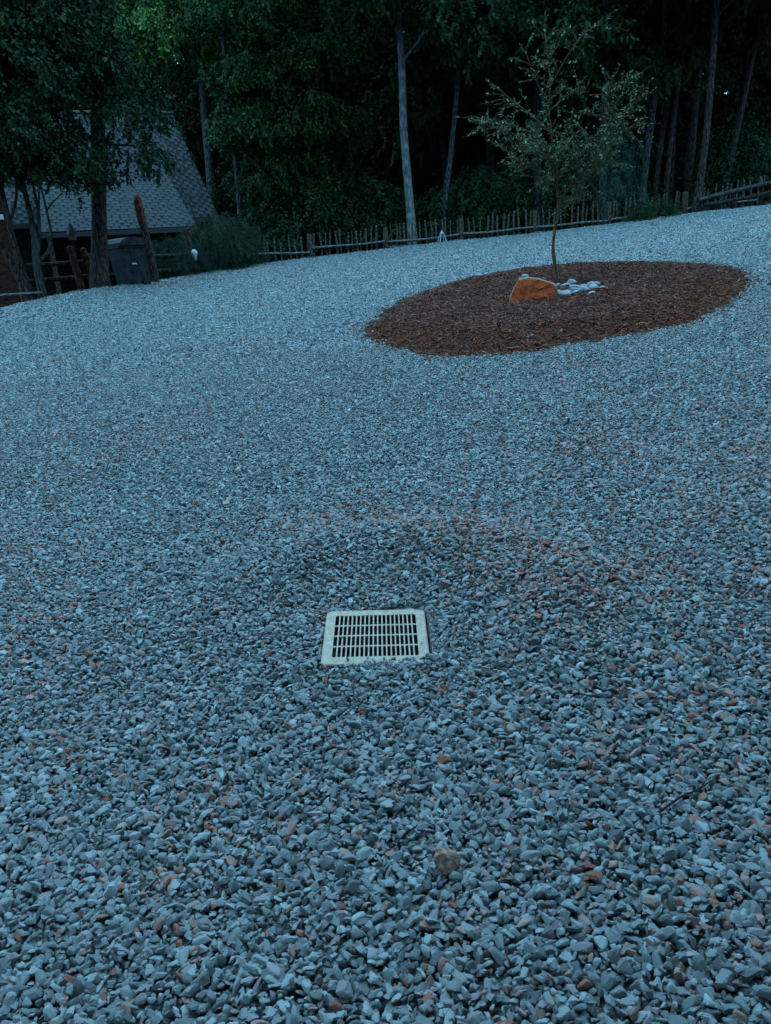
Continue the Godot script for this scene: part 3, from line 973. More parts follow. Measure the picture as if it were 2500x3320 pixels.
	# evergreen bushes by the cottage
	bush("evergreen_bush", "rounded evergreen bush with drooping boughs right of the leaning red brown post", Vector2(-4.3, 24.0), 0.95, 1.5, 1100, Color(0.027, 0.05, 0.027), LEAF.fir, 0.6)
	bush("evergreen_bush", "dark evergreen bush behind the split rails in front of the cottage porch", Vector2(-5.35, 22.6), 0.75, 1.05, 700, Color(0.025, 0.045, 0.028), LEAF.fir, 0.55)
	# the far wood, one mass
	var where := []
	var tint := []
	for i in 27000:
		var d := rf(50.0, 66.0)
		var x := rf(-0.85, 0.85) * d
		var y := wood_floor(x, d) + 19.0 * pow(rng.randf(), 1.5)
		if y > 8.0 and noise_b.get_noise_2d(x * 0.7, y * 0.9) > 0.08:
			continue
		var b := any_turn()
		where.append(Transform3D(b * Basis.from_scale(Vector3.ONE * rf(2.4, 4.4)), Vector3(x, y, -d)))
		tint.append(vary(deep, 0.35))
	var far := many("distant_woods", LEAF.broad, M.leaf, where, tint)
	tag(far, "dark mass of distant woodland closing the view behind all the trees", "woods", "", "stuff")

func bush(called: String, label: String, at: Vector2, sp: float, hh: float, n: int, c: Color, mesh: Mesh, scale: float) -> void:
	var s := thing(called, label, "bush", on_floor(at.x, at.y))
	for k in 7:
		var s2 := tool()
		var a := k * 0.9 + rf(-0.2, 0.2)
		var lp := smoothed([Vector3(cos(a) * 0.06, -0.1, sin(a) * 0.06), Vector3(cos(a) * sp * 0.35, hh * 0.5, sin(a) * sp * 0.35), Vector3(cos(a) * sp * 0.8, hh * 0.65, sin(a) * sp * 0.8)], 3)
		tube(s2, lp, tapered(lp.size(), 0.025, 0.006), 5)
		build("stem", s2, M.bark_dark, s)
	crown("foliage", s, [[Vector3(0, hh * 0.5, 0), Vector3(sp, hh * 0.5, sp), n]], mesh, c, scale, 0.4)

# ------------------------------------------------------------------ the young tree in the bed
func young_tree() -> void:
	rng.seed = 126704
	var base := Vector3(TREE_AT.x, bed_height(TREE_AT.x, TREE_AT.y, 2.0) - 0.05, -TREE_AT.y)
	var t := thing("young_tree", "young olive green sapling with thin bent brown trunk in the mulch bed", "tree", base)
	# limbs as points in the tree's own plane (x right, y up, in units of about 4 mm) with depth z in metres
	var S := func(a: Array) -> Array:
		var out := []
		for q in a:
			out.append(Vector3((q[0] - 1805.0) / 237.0, (912.0 - q[1]) / (240.0 + 0.025 * (912.0 - q[1])), q[2] if q.size() > 2 else 0.0))
		return out
	var trunk = S.call([[1805, 930], [1803, 880], [1797, 845], [1790, 790], [1795, 730], [1804, 690], [1806, 640], [1801, 580], [1793, 530, 0.03], [1785, 470, 0.05], [1778, 400, 0.05], [1772, 330, 0.02], [1775, 240, 0], [1770, 160, 0], [1757, 75, 0]])
	var lp := smoothed(trunk, 5)
	var st := tool()
	var rads := []
	for i in lp.size():
		var f := float(i) / (lp.size() - 1)
		rads.append((0.026 * (1.0 - f) + 0.004) * (1.0 + 0.09 * sin(f * 46.0)))
	tube(st, lp, rads, 9, 0.04)
	build("trunk", st, M.bark_sapling, t)
	var limbs := [
		[[[1806, 645], [1828, 605, 0.05], [1868, 562, 0.1], [1900, 510, 0.15], [1950, 440, 0.2], [1995, 375, 0.2], [2035, 325, 0.2]], 0.02, 1.0],
		[[[1868, 562, 0.1], [1915, 540, 0.0], [1950, 480, -0.05], [1958, 400, -0.1], [1966, 310, -0.1], [1984, 235, -0.1]], 0.014, 1.0],
		[[[1803, 600], [1780, 575, 0.1], [1758, 562, 0.16], [1745, 568, 0.2]], 0.007, 0.35],
		[[[1785, 470, 0.05], [1740, 430, 0.15], [1680, 390, 0.2], [1620, 372, 0.2], [1548, 362, 0.2]], 0.013, 1.1],
		[[[1779, 405, 0.05], [1720, 335, -0.1], [1655, 275, -0.15], [1615, 235, -0.15]], 0.01, 0.35],
		[[[1774, 250], [1825, 155, 0.1], [1875, 85, 0.15], [1925, 60, 0.15]], 0.008, 0.22],
		[[[1801, 580], [1745, 530, -0.15], [1690, 490, -0.25], [1655, 452, -0.3]], 0.012, 1.3],
		[[[1800, 570], [1760, 500, 0.25], [1720, 470, 0.35], [1680, 470, 0.4]], 0.01, 1.3],
		[[[1806, 655], [1845, 640, -0.1], [1885, 615, -0.2], [1925, 600, -0.25]], 0.01, 0.7],
		[[[1772, 330], [1825, 285, -0.1], [1885, 245, -0.2]], 0.008, 0.5],
		[[[1793, 530], [1840, 480, 0.3], [1875, 450, 0.4], [1900, 440, 0.4]], 0.01, 1.4],
		[[[1788, 500], [1830, 430, -0.3], [1860, 380, -0.4]], 0.01, 1.0],
		[[[1772, 330], [1735, 250, 0.1], [1710, 200, 0.15], [1690, 130, 0.15]], 0.007, 0.35],
		[[[1770, 160], [1800, 110, 0.0], [1820, 60, 0.0]], 0.005, 0.25],
		[[[1950, 440, 0.2], [2000, 420, 0.3], [2050, 400, 0.3]], 0.007, 1.0],
		[[[1950, 480, -0.05], [1990, 500, -0.15], [2020, 520, -0.2]], 0.007, 0.8],
		[[[1965, 300, -0.1], [2010, 260, -0.1], [2040, 240, -0.1]], 0.006, 0.8],
		[[[1885, 540, 0.1], [1850, 500, 0.2], [1840, 460, 0.25]], 0.006, 1.0],
		[[[1785, 470, 0.05], [1760, 430, -0.2], [1730, 410, -0.3]], 0.008, 1.3],
	]
	var where := []
	var tint := []
	var twigs := tool()
	var leafy := [[smoothed(trunk.slice(7), 3), 0.4]]
	for l in limbs:
		var q := smoothed(S.call(l[0]), 4)
		var s := tool()
		tube(s, q, tapered(q.size(), l[1], 0.004), 6, 0.04)
		build("branch", s, M.bark_sapling, t)
		leafy.append([q, l[2]])
	var olive := Color(0.12, 0.165, 0.09)
	for l in leafy:
		var q: Array = l[0]
		for i in range(1, q.size()):
			var seg: Vector3 = q[i] - q[i - 1]
			var f := float(i) / q.size()
			var n := int(round(seg.length() * 46.0 * l[1] * lerpf(0.35, 1.25, f) + rng.randf() * 0.7))
			for k in n:
				var p: Vector3 = q[i - 1] + seg * rng.randf()
				var dir := (seg.normalized() * 0.6 + Vector3(rf(-1, 1), rf(-0.7, 0.8), rf(-1, 1))).normalized()
				var len := rf(0.14, 0.4)
				var e := p + dir * len + Vector3(0, -0.03, 0)
				tube(twigs, [p, (p + e) * 0.5 + Vector3(0, 0.015, 0), e], [0.0035, 0.003, 0.0015], 3)
				for m in rng.randi_range(10, 17):
					var at := p.lerp(e, rf(0.15, 1.05))
					var ld := (dir * 0.7 + Vector3(rf(-1, 1), rf(-0.8, 0.8), rf(-1, 1))).normalized()
					var b := Basis.looking_at(ld, Vector3(rf(-0.6, 0.6), 1, rf(-0.6, 0.6)))
					var ls := rf(0.035, 0.068)
					where.append(Transform3D(b * Basis.from_scale(Vector3.ONE * ls), at))
					var c := vary(olive, 0.22)
					if rng.randf() < 0.12: c = Color(0.2, 0.17, 0.08) * rf(0.7, 1.1)
					tint.append(c)
	var tw := build("twigs", twigs, M.bark_sapling, t)
	tag(tw, "", "", "", "stuff")
	var lf := tool()
	lf.set_smooth_group(-1)
	var prof := [0.0, 0.13, 0.18, 0.13, 0.0]
	for i in 4:
		for s in [-1.0, 1.0]:
			var z0 := -i / 4.0
			var z1 := -(i + 1) / 4.0
			var a := Vector3(0, -0.05 * i * i / 6.0, z0)
			var b := Vector3(0, -0.05 * (i + 1) * (i + 1) / 6.0, z1)
			var a2: Vector3 = a + Vector3(prof[i] * s, 0.05, 0)
			var b2: Vector3 = b + Vector3(prof[i + 1] * s, 0.05, 0)
			if s > 0.0:
				lf.add_vertex(a); lf.add_vertex(b); lf.add_vertex(b2)
				lf.add_vertex(a); lf.add_vertex(b2); lf.add_vertex(a2)
			else:
				lf.add_vertex(a); lf.add_vertex(b2); lf.add_vertex(b)
				lf.add_vertex(a); lf.add_vertex(a2); lf.add_vertex(b2)
	lf.generate_normals()
	var cr := many("crown", lf.commit(), M.leaf, where, tint, t)
	tag(cr, "", "", "", "stuff")
	print("young leaves ", where.size())

# ------------------------------------------------------------------ the fence
func stick_meshes() -> Array:
	var out := []
	for k in 7:
		var st := tool()
		var pts := []
		var a := rf(-1, 1)
		for i in 5:
			var f := i / 4.0
			pts.append(Vector3(0.02 * a * sin(f * 4.0), f, 0.012 * sin(f * 5.0 + k)))
		pts.append(Vector3(0.02 * a * sin(4.0), 1.05, 0.0))
		var r := rf(0.022, 0.034)
		tube(st, pts, [r, r * 0.97, r * 0.93, r * 0.9, r * 0.85, r * 0.3], 6, 0.08, false)
		st.generate_normals()
		out.append(st.commit())
	return out

func make_fence() -> void:
	rng.seed = 118785
	var f := thing("picket_fence", "rustic fence of thin rough pickets between square posts along the gravel", "fence", Vector3.ZERO)
	var px := [-4.05, -1.8, 0.54, 2.86, 5.13, 7.43, 9.72, 12.0, 14.2]
	var pd := [25.35, 25.35, 25.35, 25.35, 25.35, 25.35, 25.3, 25.3, 25.3]
	var top := [2.43, 2.38, 2.47, 2.59, 2.68, 2.78, 2.95, 3.25, 3.5]
	var sticks := stick_meshes()
	for i in px.size():
		var st := tool()
		var low := wood_floor(px[i], pd[i]) - 0.15
		cbox(st, Transform3D(Basis(Vector3(0, 0, 1), rf(-0.03, 0.03)) * Basis(Vector3.UP, rf(-0.15, 0.15)), Vector3(px[i], (low + top[i]) * 0.5, -pd[i])), Vector3(0.11, top[i] - low, 0.11), 0.012)
		build("post", st, M.wood_post, f)
	for i in px.size() - 1:
		var a: float = px[i]
		var b: float = px[i + 1]
		var low: float = [2.0, 2.08, 2.13, 2.25, 2.33, 2.42, 2.58, 2.8][i]
		var low_b: float = [2.02, 2.2, 2.25, 2.32, 2.38, 2.5, 2.75, 3.0][i]
		for lvl in [[low - 0.12, low_b - 0.14, 0.04]] + ([[low - 0.28, low_b - 0.3, 0.03]] if i in [2, 4] else []):
			var st := tool()
			var pts := []
			for k in 6:
				var t := k / 5.0
				pts.append(Vector3(lerpf(a + 0.05, b - 0.05, t), lerpf(lvl[0], lvl[1], t) + 0.02 * sin(t * 5.0 + i), -25.29 + 0.0 * t))
			tube(st, pts, tapered(6, lvl[2], lvl[2] * 0.75), 7, 0.1)
			build("rail", st, M.wood_pale, f)
		var n := int((b - a) / 0.165)
		for k in n:
			if rng.randf() < 0.05: continue
			var t := (k + 0.75 + rf(-0.28, 0.28)) / (n + 0.5)
			var x := lerpf(a, b, t)
			var foot := wood_floor(x, 25.38) - 0.03
			var tip := lerpf(top[i], top[i + 1], t) + rf(-0.06, 0.09)
			if i == 0: tip -= 0.12 * sin(PI * t)
			var tr := Transform3D(Basis(Vector3(0, 0, 1), rng.randfn(0, 0.035)) * Basis(Vector3.UP, rf(0, TAU)) * Basis.from_scale(Vector3(1, (tip - foot) / 1.05, 1)), Vector3(x, foot, -25.385 - rf(0, 0.03)))
			put("picket", sticks[rng.randi() % 7], M.wood_old if rng.randf() < 0.7 else M.wood_post, f, tr)

	# low split rail fence by the cottage
	var s := thing("split_rail_fence", "low split rail fence with a reddish brown post before the evergreen bushes", "fence", Vector3.ZERO)
	var line := [[-4.82, 22.3, 2.58], [-5.75, 21.2, 2.2], [-7.0, 20.6, 2.1], [-8.6, 20.0, 2.1]]
	for i in line.size():
		var st := tool()
		var q: Array = line[i]
		var y0 := wood_floor(q[0], q[1]) - 0.1
		tube(st, [Vector3(q[0], y0, -q[1]), Vector3(q[0] - 0.02, (y0 + q[2]) * 0.5, -q[1]), Vector3(q[0] - 0.04, q[2], -q[1])], [0.075, 0.07, 0.06], 7, 0.08, false)
		build("post", st, M.wood_post if i != 0 else M.bark_red, s)
		if i + 1 < line.size():
			var w: Array = line[i + 1]
			for h in [0.0, 0.36]:
				var s2 := tool()
				var a := Vector3(q[0], 1.62 + h - 0.03 * i, -q[1])
				var b := Vector3(w[0], 1.58 + h - 0.03 * i, -w[1])
				tube(s2, [a, a.lerp(b, 0.5) + Vector3(0, -0.02, 0), b], [0.045, 0.055, 0.045], 7, 0.1, false)
				build("rail", s2, M.bark_dark, s)

	# logs banked along the right end
	var logs := [
		[[9.95, 2.66, 24.75], [11.0, 2.86, 24.5], [12.6, 3.12, 24.1], 0.07, "upper weathered log of the bank at the right picture edge", M.bark_grey],
		[[10.05, 2.5, 24.6], [11.2, 2.63, 24.35], [12.7, 2.86, 23.95], 0.06, "lower weathered log of the bank at the right picture edge", M.bark_dark],
	]
	for l in logs:
		var st := tool()
		var pts := []
		for q in l.slice(0, 3): pts.append(Vector3(q[0], q[1], -q[2]))
		var lp := smoothed(pts, 5)
		tube(st, lp, tapered(lp.size(), l[3], l[3] * 0.85), 9, 0.09)
		var o := build("log", st, l[5])
		tag(o, l[4], "log", "logs banked at the right end of the fence")
	for i in 4:
		var st := tool()
		var x := 10.15 + i * 0.75
		var y := lerpf(2.66, 3.12, (x - 9.95) / 2.65)
		var d := lerpf(24.72, 24.05, (x - 9.95) / 2.65) + 0.16
		tube(st, [Vector3(x, wood_floor(x, d) - 0.1, -d), Vector3(x + 0.01, y - 0.1, -d), Vector3(x, y + 0.06, -d)], [0.06, 0.06, 0.05], 7, 0.08, false)
		var o := build("stake", st, M.bark_dark)
		tag(o, ["short dark stake behind the logs nearest the leaning fence trunk", "second short dark stake behind the logs counted from the leaning trunk", "third short dark stake behind the logs counted from the leaning trunk", "short dark stake behind the logs closest to the right picture edge"][i], "stake", "stakes holding the log bank")

# ------------------------------------------------------------------ the cottage
func shingles(st: SurfaceTool, el: Vector3, er: Vector3, rl: Vector3, rr: Vector3, courses: int, tab: float, base: Color) -> void:
	st.set_smooth_group(-1)
	var nrm := (er - el).cross(rl - el).normalized()
	if nrm.y < 0: nrm = -nrm
	var under := -nrm * 30.0
	# the deck under the shingles
	st.set_color(base * 0.5)
	quad_out(st, el, er, rr, rl, (el + rr) * 0.5 + under)
	for k in courses:
		var t0 := float(k) / courses
		var t1 := float(k + 1.12) / courses
		var a := el.lerp(rl, t0)
		var b := er.lerp(rr, t0)
		var c := el.lerp(rl, minf(t1, 1.0))
		var d := er.lerp(rr, minf(t1, 1.0))
		var w := a.distance_to(b)
		var n := maxi(1, int(w / tab))
		var off := 0.5 * (k % 2)
		for i in range(-1, n + 1):
			var s0 := clampf((i + off + rf(-0.06, 0.06)) / n, 0.0, 1.0)
			var s1 := clampf((i + 1 + off) / n - 0.015 * rf(0.4, 1.4), 0.0, 1.0)
			if s1 - s0 < 0.002: continue
			var lift := rf(0.01, 0.017)
			var p := a.lerp(b, s0) + nrm * lift
			var q := a.lerp(b, s1) + nrm * lift
			var r := c.lerp(d, s1) + nrm * 0.005
			var s := c.lerp(d, s0) + nrm * 0.005
			var v := rf(0.92, 1.08)
			st.set_color(Color(base.r * v, base.g * v * rf(0.97, 1.03), base.b * v))
			quad_out(st, p, q, r, s, (p + r) * 0.5 + under)
			var p2 := a.lerp(b, s0)
			var q2 := a.lerp(b, s1)
			quad_out(st, p, q, q2, p2, (p + q) * 0.5 + (rl - el) * 5.0)

func cottage() -> void:
	rng.seed = 102947
	var O := Vector3(-5.15, 0.0, -25.0)
	var h := thing("cottage", "dark cottage with steep grey shingled roof, low porch roof and brick chimney", "cottage", O, 0.326)
	var low := 0.35
	var P := func(u: float, y: float, b: float) -> Vector3:
		return Vector3(u, y, -b)
	# main roof: front slope, right hip, back slope
	var grey := Color(0.05, 0.053, 0.056)
	var st := tool()
	shingles(st, P.call(-9.0, 3.2, 1.8), P.call(0.95, 3.15, 1.8), P.call(-9.0, 6.62, 4.2), P.call(0.16, 6.58, 4.2), 36, 0.24, grey * 1.12)
	shingles(st, P.call(0.95, 3.15, 1.8), P.call(0.95, 3.15, 6.6), P.call(0.16, 6.58, 4.2), P.call(0.16, 6.58, 4.25), 36, 0.24, grey * 1.12)
	shingles(st, P.call(0.95, 3.15, 6.6), P.call(-9.0, 3.15, 6.6), P.call(0.16, 6.58, 4.25), P.call(-9.0, 6.58, 4.25), 20, 0.5, grey)
	var roof := build("main_roof", st, M.shingle, h)
	var s1 := tool()
	tube(s1, [P.call(-9.0, 6.64, 4.22), P.call(0.2, 6.62, 4.22)], [0.07, 0.07], 6)
	build("ridge_cap", s1, M.trim_dark, roof)
	# porch roof with its hipped right end
	var s2 := tool()
	shingles(s2, P.call(-4.4, 2.82, 0.0), P.call(0.0, 2.8, 0.0), P.call(-4.4, 5.6, 3.98), P.call(-0.71, 5.58, 3.98), 32, 0.24, grey * 1.05)
	shingles(s2, P.call(0.0, 2.8, 0.0), P.call(0.02, 2.8, 2.6), P.call(-0.71, 5.58, 3.98), P.call(-0.6, 5.2, 3.98), 22, 0.3, grey * 1.05)
	build("porch_roof", s2, M.shingle, h)
	# fascias and gutters
	var s3 := tool()
	bx(s3, -2.2, 2.72, 0.0, 4.42, 0.13, 0.03, 0.006)
	bx(s3, 0.035, 2.72, -1.3, 0.03, 0.13, 2.6, 0.006)
	build("porch_fascia", s3, M.trim_dark, h)
	for q in [[-6.7, 3.1, -1.78, 4.55, 0.03], [0.5, 3.07, -1.78, 0.9, 0.03], [0.965, 3.07, -4.2, 0.03, 4.7]]:
		var s4 := tool()
		bx(s4, q[0], q[1], q[2], q[3], 0.13, q[4], 0.006)
		build("main_fascia", s4, M.trim_dark, h)
	# walls clad in boards
	var wall := tool()
	bx(wall, -4.2, low + 1.3, -2.6, 9.4, 2.7, 0.12, 0.01)
	bx(wall, 0.44, low + 1.3, -4.3, 0.12, 2.7, 3.2, 0.01)
	var w := build("wall", wall, M.siding, h)
	for k in 14:
		var b := tool()
		bx(b, -4.2, low + 0.25 + k * 0.18, -2.53, 9.3, 0.165, 0.024, 0.006)
		var board := build("board", b, M.siding, w)
		board.rotation.x = 0.0
	for k in 14:
		var b := tool()
		bx(b, 0.515, low + 0.25 + k * 0.18, -4.3, 0.024, 0.165, 3.1, 0.006)
		build("board", b, M.siding, w)
	# window under the main eave with a white frame
	var win := tool()
	bx(win, 0.1, 2.18, -2.5, 0.42, 0.55, 0.02, 0.004)
	var wn := build("window", win, M.pane, h)
	var fr := tool()
	bx(fr, 0.1, 2.5, -2.47, 0.56, 0.07, 0.06, 0.006)
	bx(fr, 0.1, 1.87, -2.47, 0.56, 0.07, 0.06, 0.006)
	bx(fr, -0.145, 2.185, -2.47, 0.07, 0.555, 0.06, 0.006)
	bx(fr, 0.345, 2.185, -2.47, 0.07, 0.555, 0.06, 0.006)
	build("frame", fr, M.trim, wn)
	# porch posts
	for u in [-0.35, -2.3, -4.2]:
		var s5 := tool()
		bx(s5, u, (low + 2.66) * 0.5, -0.25, 0.13, 2.66 - low, 0.13, 0.012)
		build("porch_post", s5, M.wood_post, h)
	var s6 := tool()
	bx(s6, -2.1, low - 0.05, -1.3, 4.6, 0.14, 2.5, 0.01)
	build("porch_deck", s6, M.wood_old, h)
	# brick chimney at the left
	var s7 := tool()
	bx(s7, -5.75, low + 2.4, -0.9, 0.9, 5.0, 0.6, 0.01)
	bx(s7, -5.75, low + 4.96, -0.9, 1.02, 0.14, 0.72, 0.01)
	var brick_m := textured(Color(0.09, 0.04, 0.03), brick_texture(), Vector3(1.4, 1.4, 1.4), 0.95, 0.6)
	var ch := build("chimney", s7, brick_m, h)
	var s8 := tool()
	bx(s8, -5.58, 3.3, -0.585, 0.5, 0.14, 0.06, 0.008)
	build("ledge", s8, M.trim, ch)
	var s9 := tool()
	lathe(s9, [Vector2(0.1, low + 5.03), Vector2(0.16, low + 5.1), Vector2(0.2, low + 5.3), Vector2(0.19, low + 5.42), Vector2(0.15, low + 5.5), Vector2(0.0, low + 5.56)], Vector3(-5.36, 0, -0.9))
	build("cowl", s9, M.metal, ch)
	# wall lantern hung from the eave corner
	var lan := thing("wall_lantern", "small pale lantern hanging under the right corner of the main roof", "lantern", Vector3(-4.93, 2.72, -26.95), 0.3)
	var l1 := tool()
	lathe(l1, [Vector2(0.0, 0.0), Vector2(0.07, 0.01), Vector2(0.1, 0.24), Vector2(0.0, 0.25)], Vector3.ZERO, 6)
	build("glass_body", l1, M.white_thing, lan)
	var l2 := tool()
	lathe(l2, [Vector2(0.13, 0.252), Vector2(0.12, 0.28), Vector2(0.05, 0.35), Vector2(0.015, 0.37), Vector2(0.012, 0.45), Vector2(0.0, 0.45)], Vector3.ZERO, 6)
	build("cap", l2, M.trim_dark, lan)

func brick_texture() -> ImageTexture:
	var im := Image.create(256, 256, false, Image.FORMAT_RGB8)
	im.fill(Color(0.75, 0.72, 0.7))
	for r in 10:
		for c in range(-1, 5):
			var v := rf(0.6, 1.0)
			im.fill_rect(Rect2i(c * 54 + (27 if r % 2 else 0), int(r * 25.6), 49, 21), Color(v, v * rf(0.8, 0.95), v * rf(0.75, 0.95)))
	return ImageTexture.create_from_image(im)

# ------------------------------------------------------------------ things before the cottage
func yard_things() -> void:
	rng.seed = 134623
	# wheeled bin
	var base := on_floor(-5.83, 19.75)
	var bin := thing("wheelie_bin", "dark wheeled rubbish bin with domed lid beside the leaning red snag", "bin", base, -0.75)
	var st := tool()
	st.set_smooth_group(-1)
	var lo := [Vector3(-0.24, 0.06, -0.26), Vector3(0.24, 0.06, -0.26), Vector3(0.24, 0.06, 0.24), Vector3(-0.24, 0.06, 0.24)]
	var hi := [Vector3(-0.3, 0.92, -0.34), Vector3(0.3, 0.92, -0.34), Vector3(0.3, 0.92, 0.33), Vector3(-0.3, 0.92, 0.33)]
	var mid := Vector3(0, 0.5, 0)
	for i in 4:
		quad_out(st, lo[i], lo[(i + 1) % 4], hi[(i + 1) % 4], hi[i], mid)
	quad_out(st, lo[0], lo[1], lo[2], lo[3], mid)
	cbox(st, Transform3D(Basis(), Vector3(0, 0.905, 0)), Vector3(0.66, 0.06, 0.73), 0.012)
	build("body", st, M.bin, bin)
	var l := tool()
	l.set_smooth_group(-1)
	var n := 8
	for i in n:
		var a0 := lerpf(-0.37, 0.37, float(i) / n)
		var a1 := lerpf(-0.37, 0.37, float(i + 1) / n)
		var y0 := 0.955 + 0.17 * sqrt(maxf(0.0, 1.0 - pow(a0 / 0.38, 2.0)))
		var y1 := 0.955 + 0.17 * sqrt(maxf(0.0, 1.0 - pow(a1 / 0.38, 2.0)))
		var m2 := Vector3(0, 0.9, 0)
		quad_out(l, Vector3(-0.39, y0, a0), Vector3(0.39, y0, a0), Vector3(0.39, y1, a1), Vector3(-0.39, y1, a1), m2)
		for s in [-0.39, 0.39]:
			quad_out(l, Vector3(s, 0.937, a0), Vector3(s, y0, a0), Vector3(s, y1, a1), Vector3(s, 0.937, a1), m2)
	for s in [-0.37, 0.37]:
		quad_out(l, Vector3(-0.39, 0.937, s), Vector3(0.39, 0.937, s), Vector3(0.39, 0.99, s), Vector3(-0.39, 0.99, s), Vector3(0, 0.95, 0))
	build("lid", l, M.bin, bin)
	var g := tool()
	cbox(g, Transform3D(Basis(Vector3(0, 0, 1), -0.07), Vector3(0.285, 0.66, 0.02)), Vector3(0.02, 0.34, 0.16), 0.006)
	build("handle_recess", g, M.dark, bin)
	var hb := tool()
	tube(hb, [Vector3(-0.28, 0.9, -0.42), Vector3(0.28, 0.9, -0.42)], [0.016, 0.016], 8)
	build("handle", hb, M.bin, bin)
	var lb := tool()
	cbox(lb, Transform3D(Basis(Vector3(0, 0, 1), -0.07), Vector3(0.296, 0.52, 0.02)), Vector3(0.012, 0.03, 0.12), 0.003)
	build("label_plate", lb, M.trim, bin)
	for s in [-0.26, 0.26]:
		var wv := tool()
		tube(wv, [Vector3(s - 0.03, 0.1, -0.27), Vector3(s + 0.03, 0.1, -0.27)], [0.1, 0.1], 14)
		build("wheel", wv, M.dark, bin)
	# leaning snag with red peeled bark
	var sn := tool()
	var b0 := on_floor(-5.42, 20.4)
	var lp := smoothed([b0 + Vector3(0, -0.2, 0), b0 + Vector3(-0.03, 0.6, 0), b0 + Vector3(-0.08, 1.2, 0), b0 + Vector3(-0.14, 1.8, 0), b0 + Vector3(-0.15, 2.15, 0)], 4)
	var snag := thing("leaning_snag", "leaning broken trunk with red peeled top between the bin and the porch", "dead tree", Vector3.ZERO)
	tube(sn, lp.slice(0, 11), tapered(11, 0.125, 0.1), 9, 0.06)
	build("trunk", sn, M.bark_brown, snag)
	var sn2 := tool()
	tube(sn2, lp.slice(10), [0.102, 0.105, 0.108, 0.105, 0.1, 0.08, 0.035], 9, 0.07)
	tag(build("peeled_top", sn2, textured(Color(0.24, 0.06, 0.036), grain, Vector3(2.2, 0.5, 2.2), 0.9, 1.5), snag), "red peeled upper end")
	# two rough reddish stubs by the big trunk
	for q in [[-6.82, 19.1, 0.92, -0.12, "taller of two rough red brown stubs left of the big trunk"], [-6.6, 19.3, 0.86, -0.1, "shorter red brown stub hugging the left side of the big trunk"]]:
		var s := tool()
		var b := on_floor(q[0], q[1])
		tube(s, smoothed([b + Vector3(0, -0.15, 0), b + Vector3(q[3] * 0.4, q[2] * 0.5, 0), b + Vector3(q[3], q[2], 0), b + Vector3(q[3] * 1.3, q[2] + 0.1, 0)], 3), [0.1, 0.095, 0.09, 0.088, 0.086, 0.083, 0.08, 0.078, 0.06, 0.02], 7, 0.12, false)
		var ob := build("tree_stub", s, M.bark_red)
		tag(ob, q[4], "stump", "red brown stubs by the big trunk")
	# flat pale board at their feet
	var fb := tool()
	cbox(fb, Transform3D(Basis(Vector3.UP, 0.1) * Basis(Vector3(0, 0, 1), 0.05), on_floor(-6.75, 18.75, 0.05)), Vector3(0.45, 0.04, 0.22), 0.008)
	tag(build("flat_stone", fb, M.wood_pale), "flat pale slab on the ground at the red stubs' feet", "slab")
	# pale bench planks at the left edge
	var bench := thing("low_bench", "low bench with pale top at the left picture edge", "bench", on_floor(-7.75, 17.25), 0.12)
	for k in 3:
		var s := tool()
		bx(s, 0, 0.27, -0.14 + 0.14 * k, 1.3, 0.035, 0.13, 0.006)
		build("plank", s, M.wood_pale, bench)
	for x in [-0.5, 0.5]:
		var s := tool()
		bx(s, x, 0.11, 0, 0.08, 0.28, 0.36, 0.008)
		build("leg", s, M.bark_dark, bench)
	# birdhouse on a pole
	var bh := thing("birdhouse", "dark birdhouse with steep pointed roof on a pole before the porch eave", "birdhouse", on_floor(-7.45, 20.8))
	var y := 2.42 - bh.position.y
	var s1 := tool()
	tube(s1, [Vector3(0, -0.2, 0), Vector3(0, y + 0.02, 0)], [0.03, 0.025], 7)
	build("pole", s1, M.bark_dark, bh)
	var s2 := tool()
	bx(s2, 0, y + 0.08, 0, 0.15, 0.14, 0.15, 0.006)
	build("box", s2, M.wood_old, bh)
	var s3 := tool()
	lathe(s3, [Vector2(0.14, y + 0.15), Vector2(0.1, y + 0.22), Vector2(0.04, y + 0.38), Vector2(0.0, y + 0.48)], Vector3.ZERO, 4)
	build("roof", s3, M.dark, bh)
	# pale globe lamp on a stake
	var gl := thing("garden_globe", "small pale bluish rounded globe on a thin dark stake right of the red post", "garden ornament", on_floor(-4.72, 22.1))
	var gy := 1.92 - gl.position.y
	var g1 := tool()
	lathe(g1, [Vector2(0.0, gy - 0.15), Vector2(0.03, gy - 0.13), Vector2(0.055, gy - 0.03), Vector2(0.085, gy + 0.04), Vector2(0.085, gy + 0.09), Vector2(0.05, gy + 0.14), Vector2(0.0, gy + 0.155)])
	build("globe", g1, M.white_thing, gl)
	var g2 := tool()
	tube(g2, [Vector3(0.0, -0.15, 0), Vector3(0.0, gy - 0.14, 0)], [0.012, 0.012], 6)
	build("stake", g2, M.dark, gl)
	# white lantern standing by the fence
	var wl := thing("garden_lantern", "small white tapering lantern on the gravel edge at the leaning trunk's foot", "lantern", on_floor(2.24, 25.12, 0.02))
	for k in 4:
		var a := k * PI / 2 + 0.5
		var s := tool()
		tube(s, [Vector3(cos(a) * 0.16, 0.0, sin(a) * 0.16), Vector3(cos(a) * 0.1, 0.17, sin(a) * 0.1), Vector3(cos(a) * 0.045, 0.29, sin(a) * 0.045)], [0.014, 0.013, 0.012], 6)
		build("leg", s, M.lantern_white, wl)
	var w1 := tool()
	lathe(w1, [Vector2(0.0, 0.275), Vector2(0.07, 0.28), Vector2(0.06, 0.3), Vector2(0.025, 0.34), Vector2(0.02, 0.37), Vector2(0.0, 0.375)], Vector3.ZERO, 10)
	build("cap", w1, M.lantern_white, wl)
	var w2 := tool()
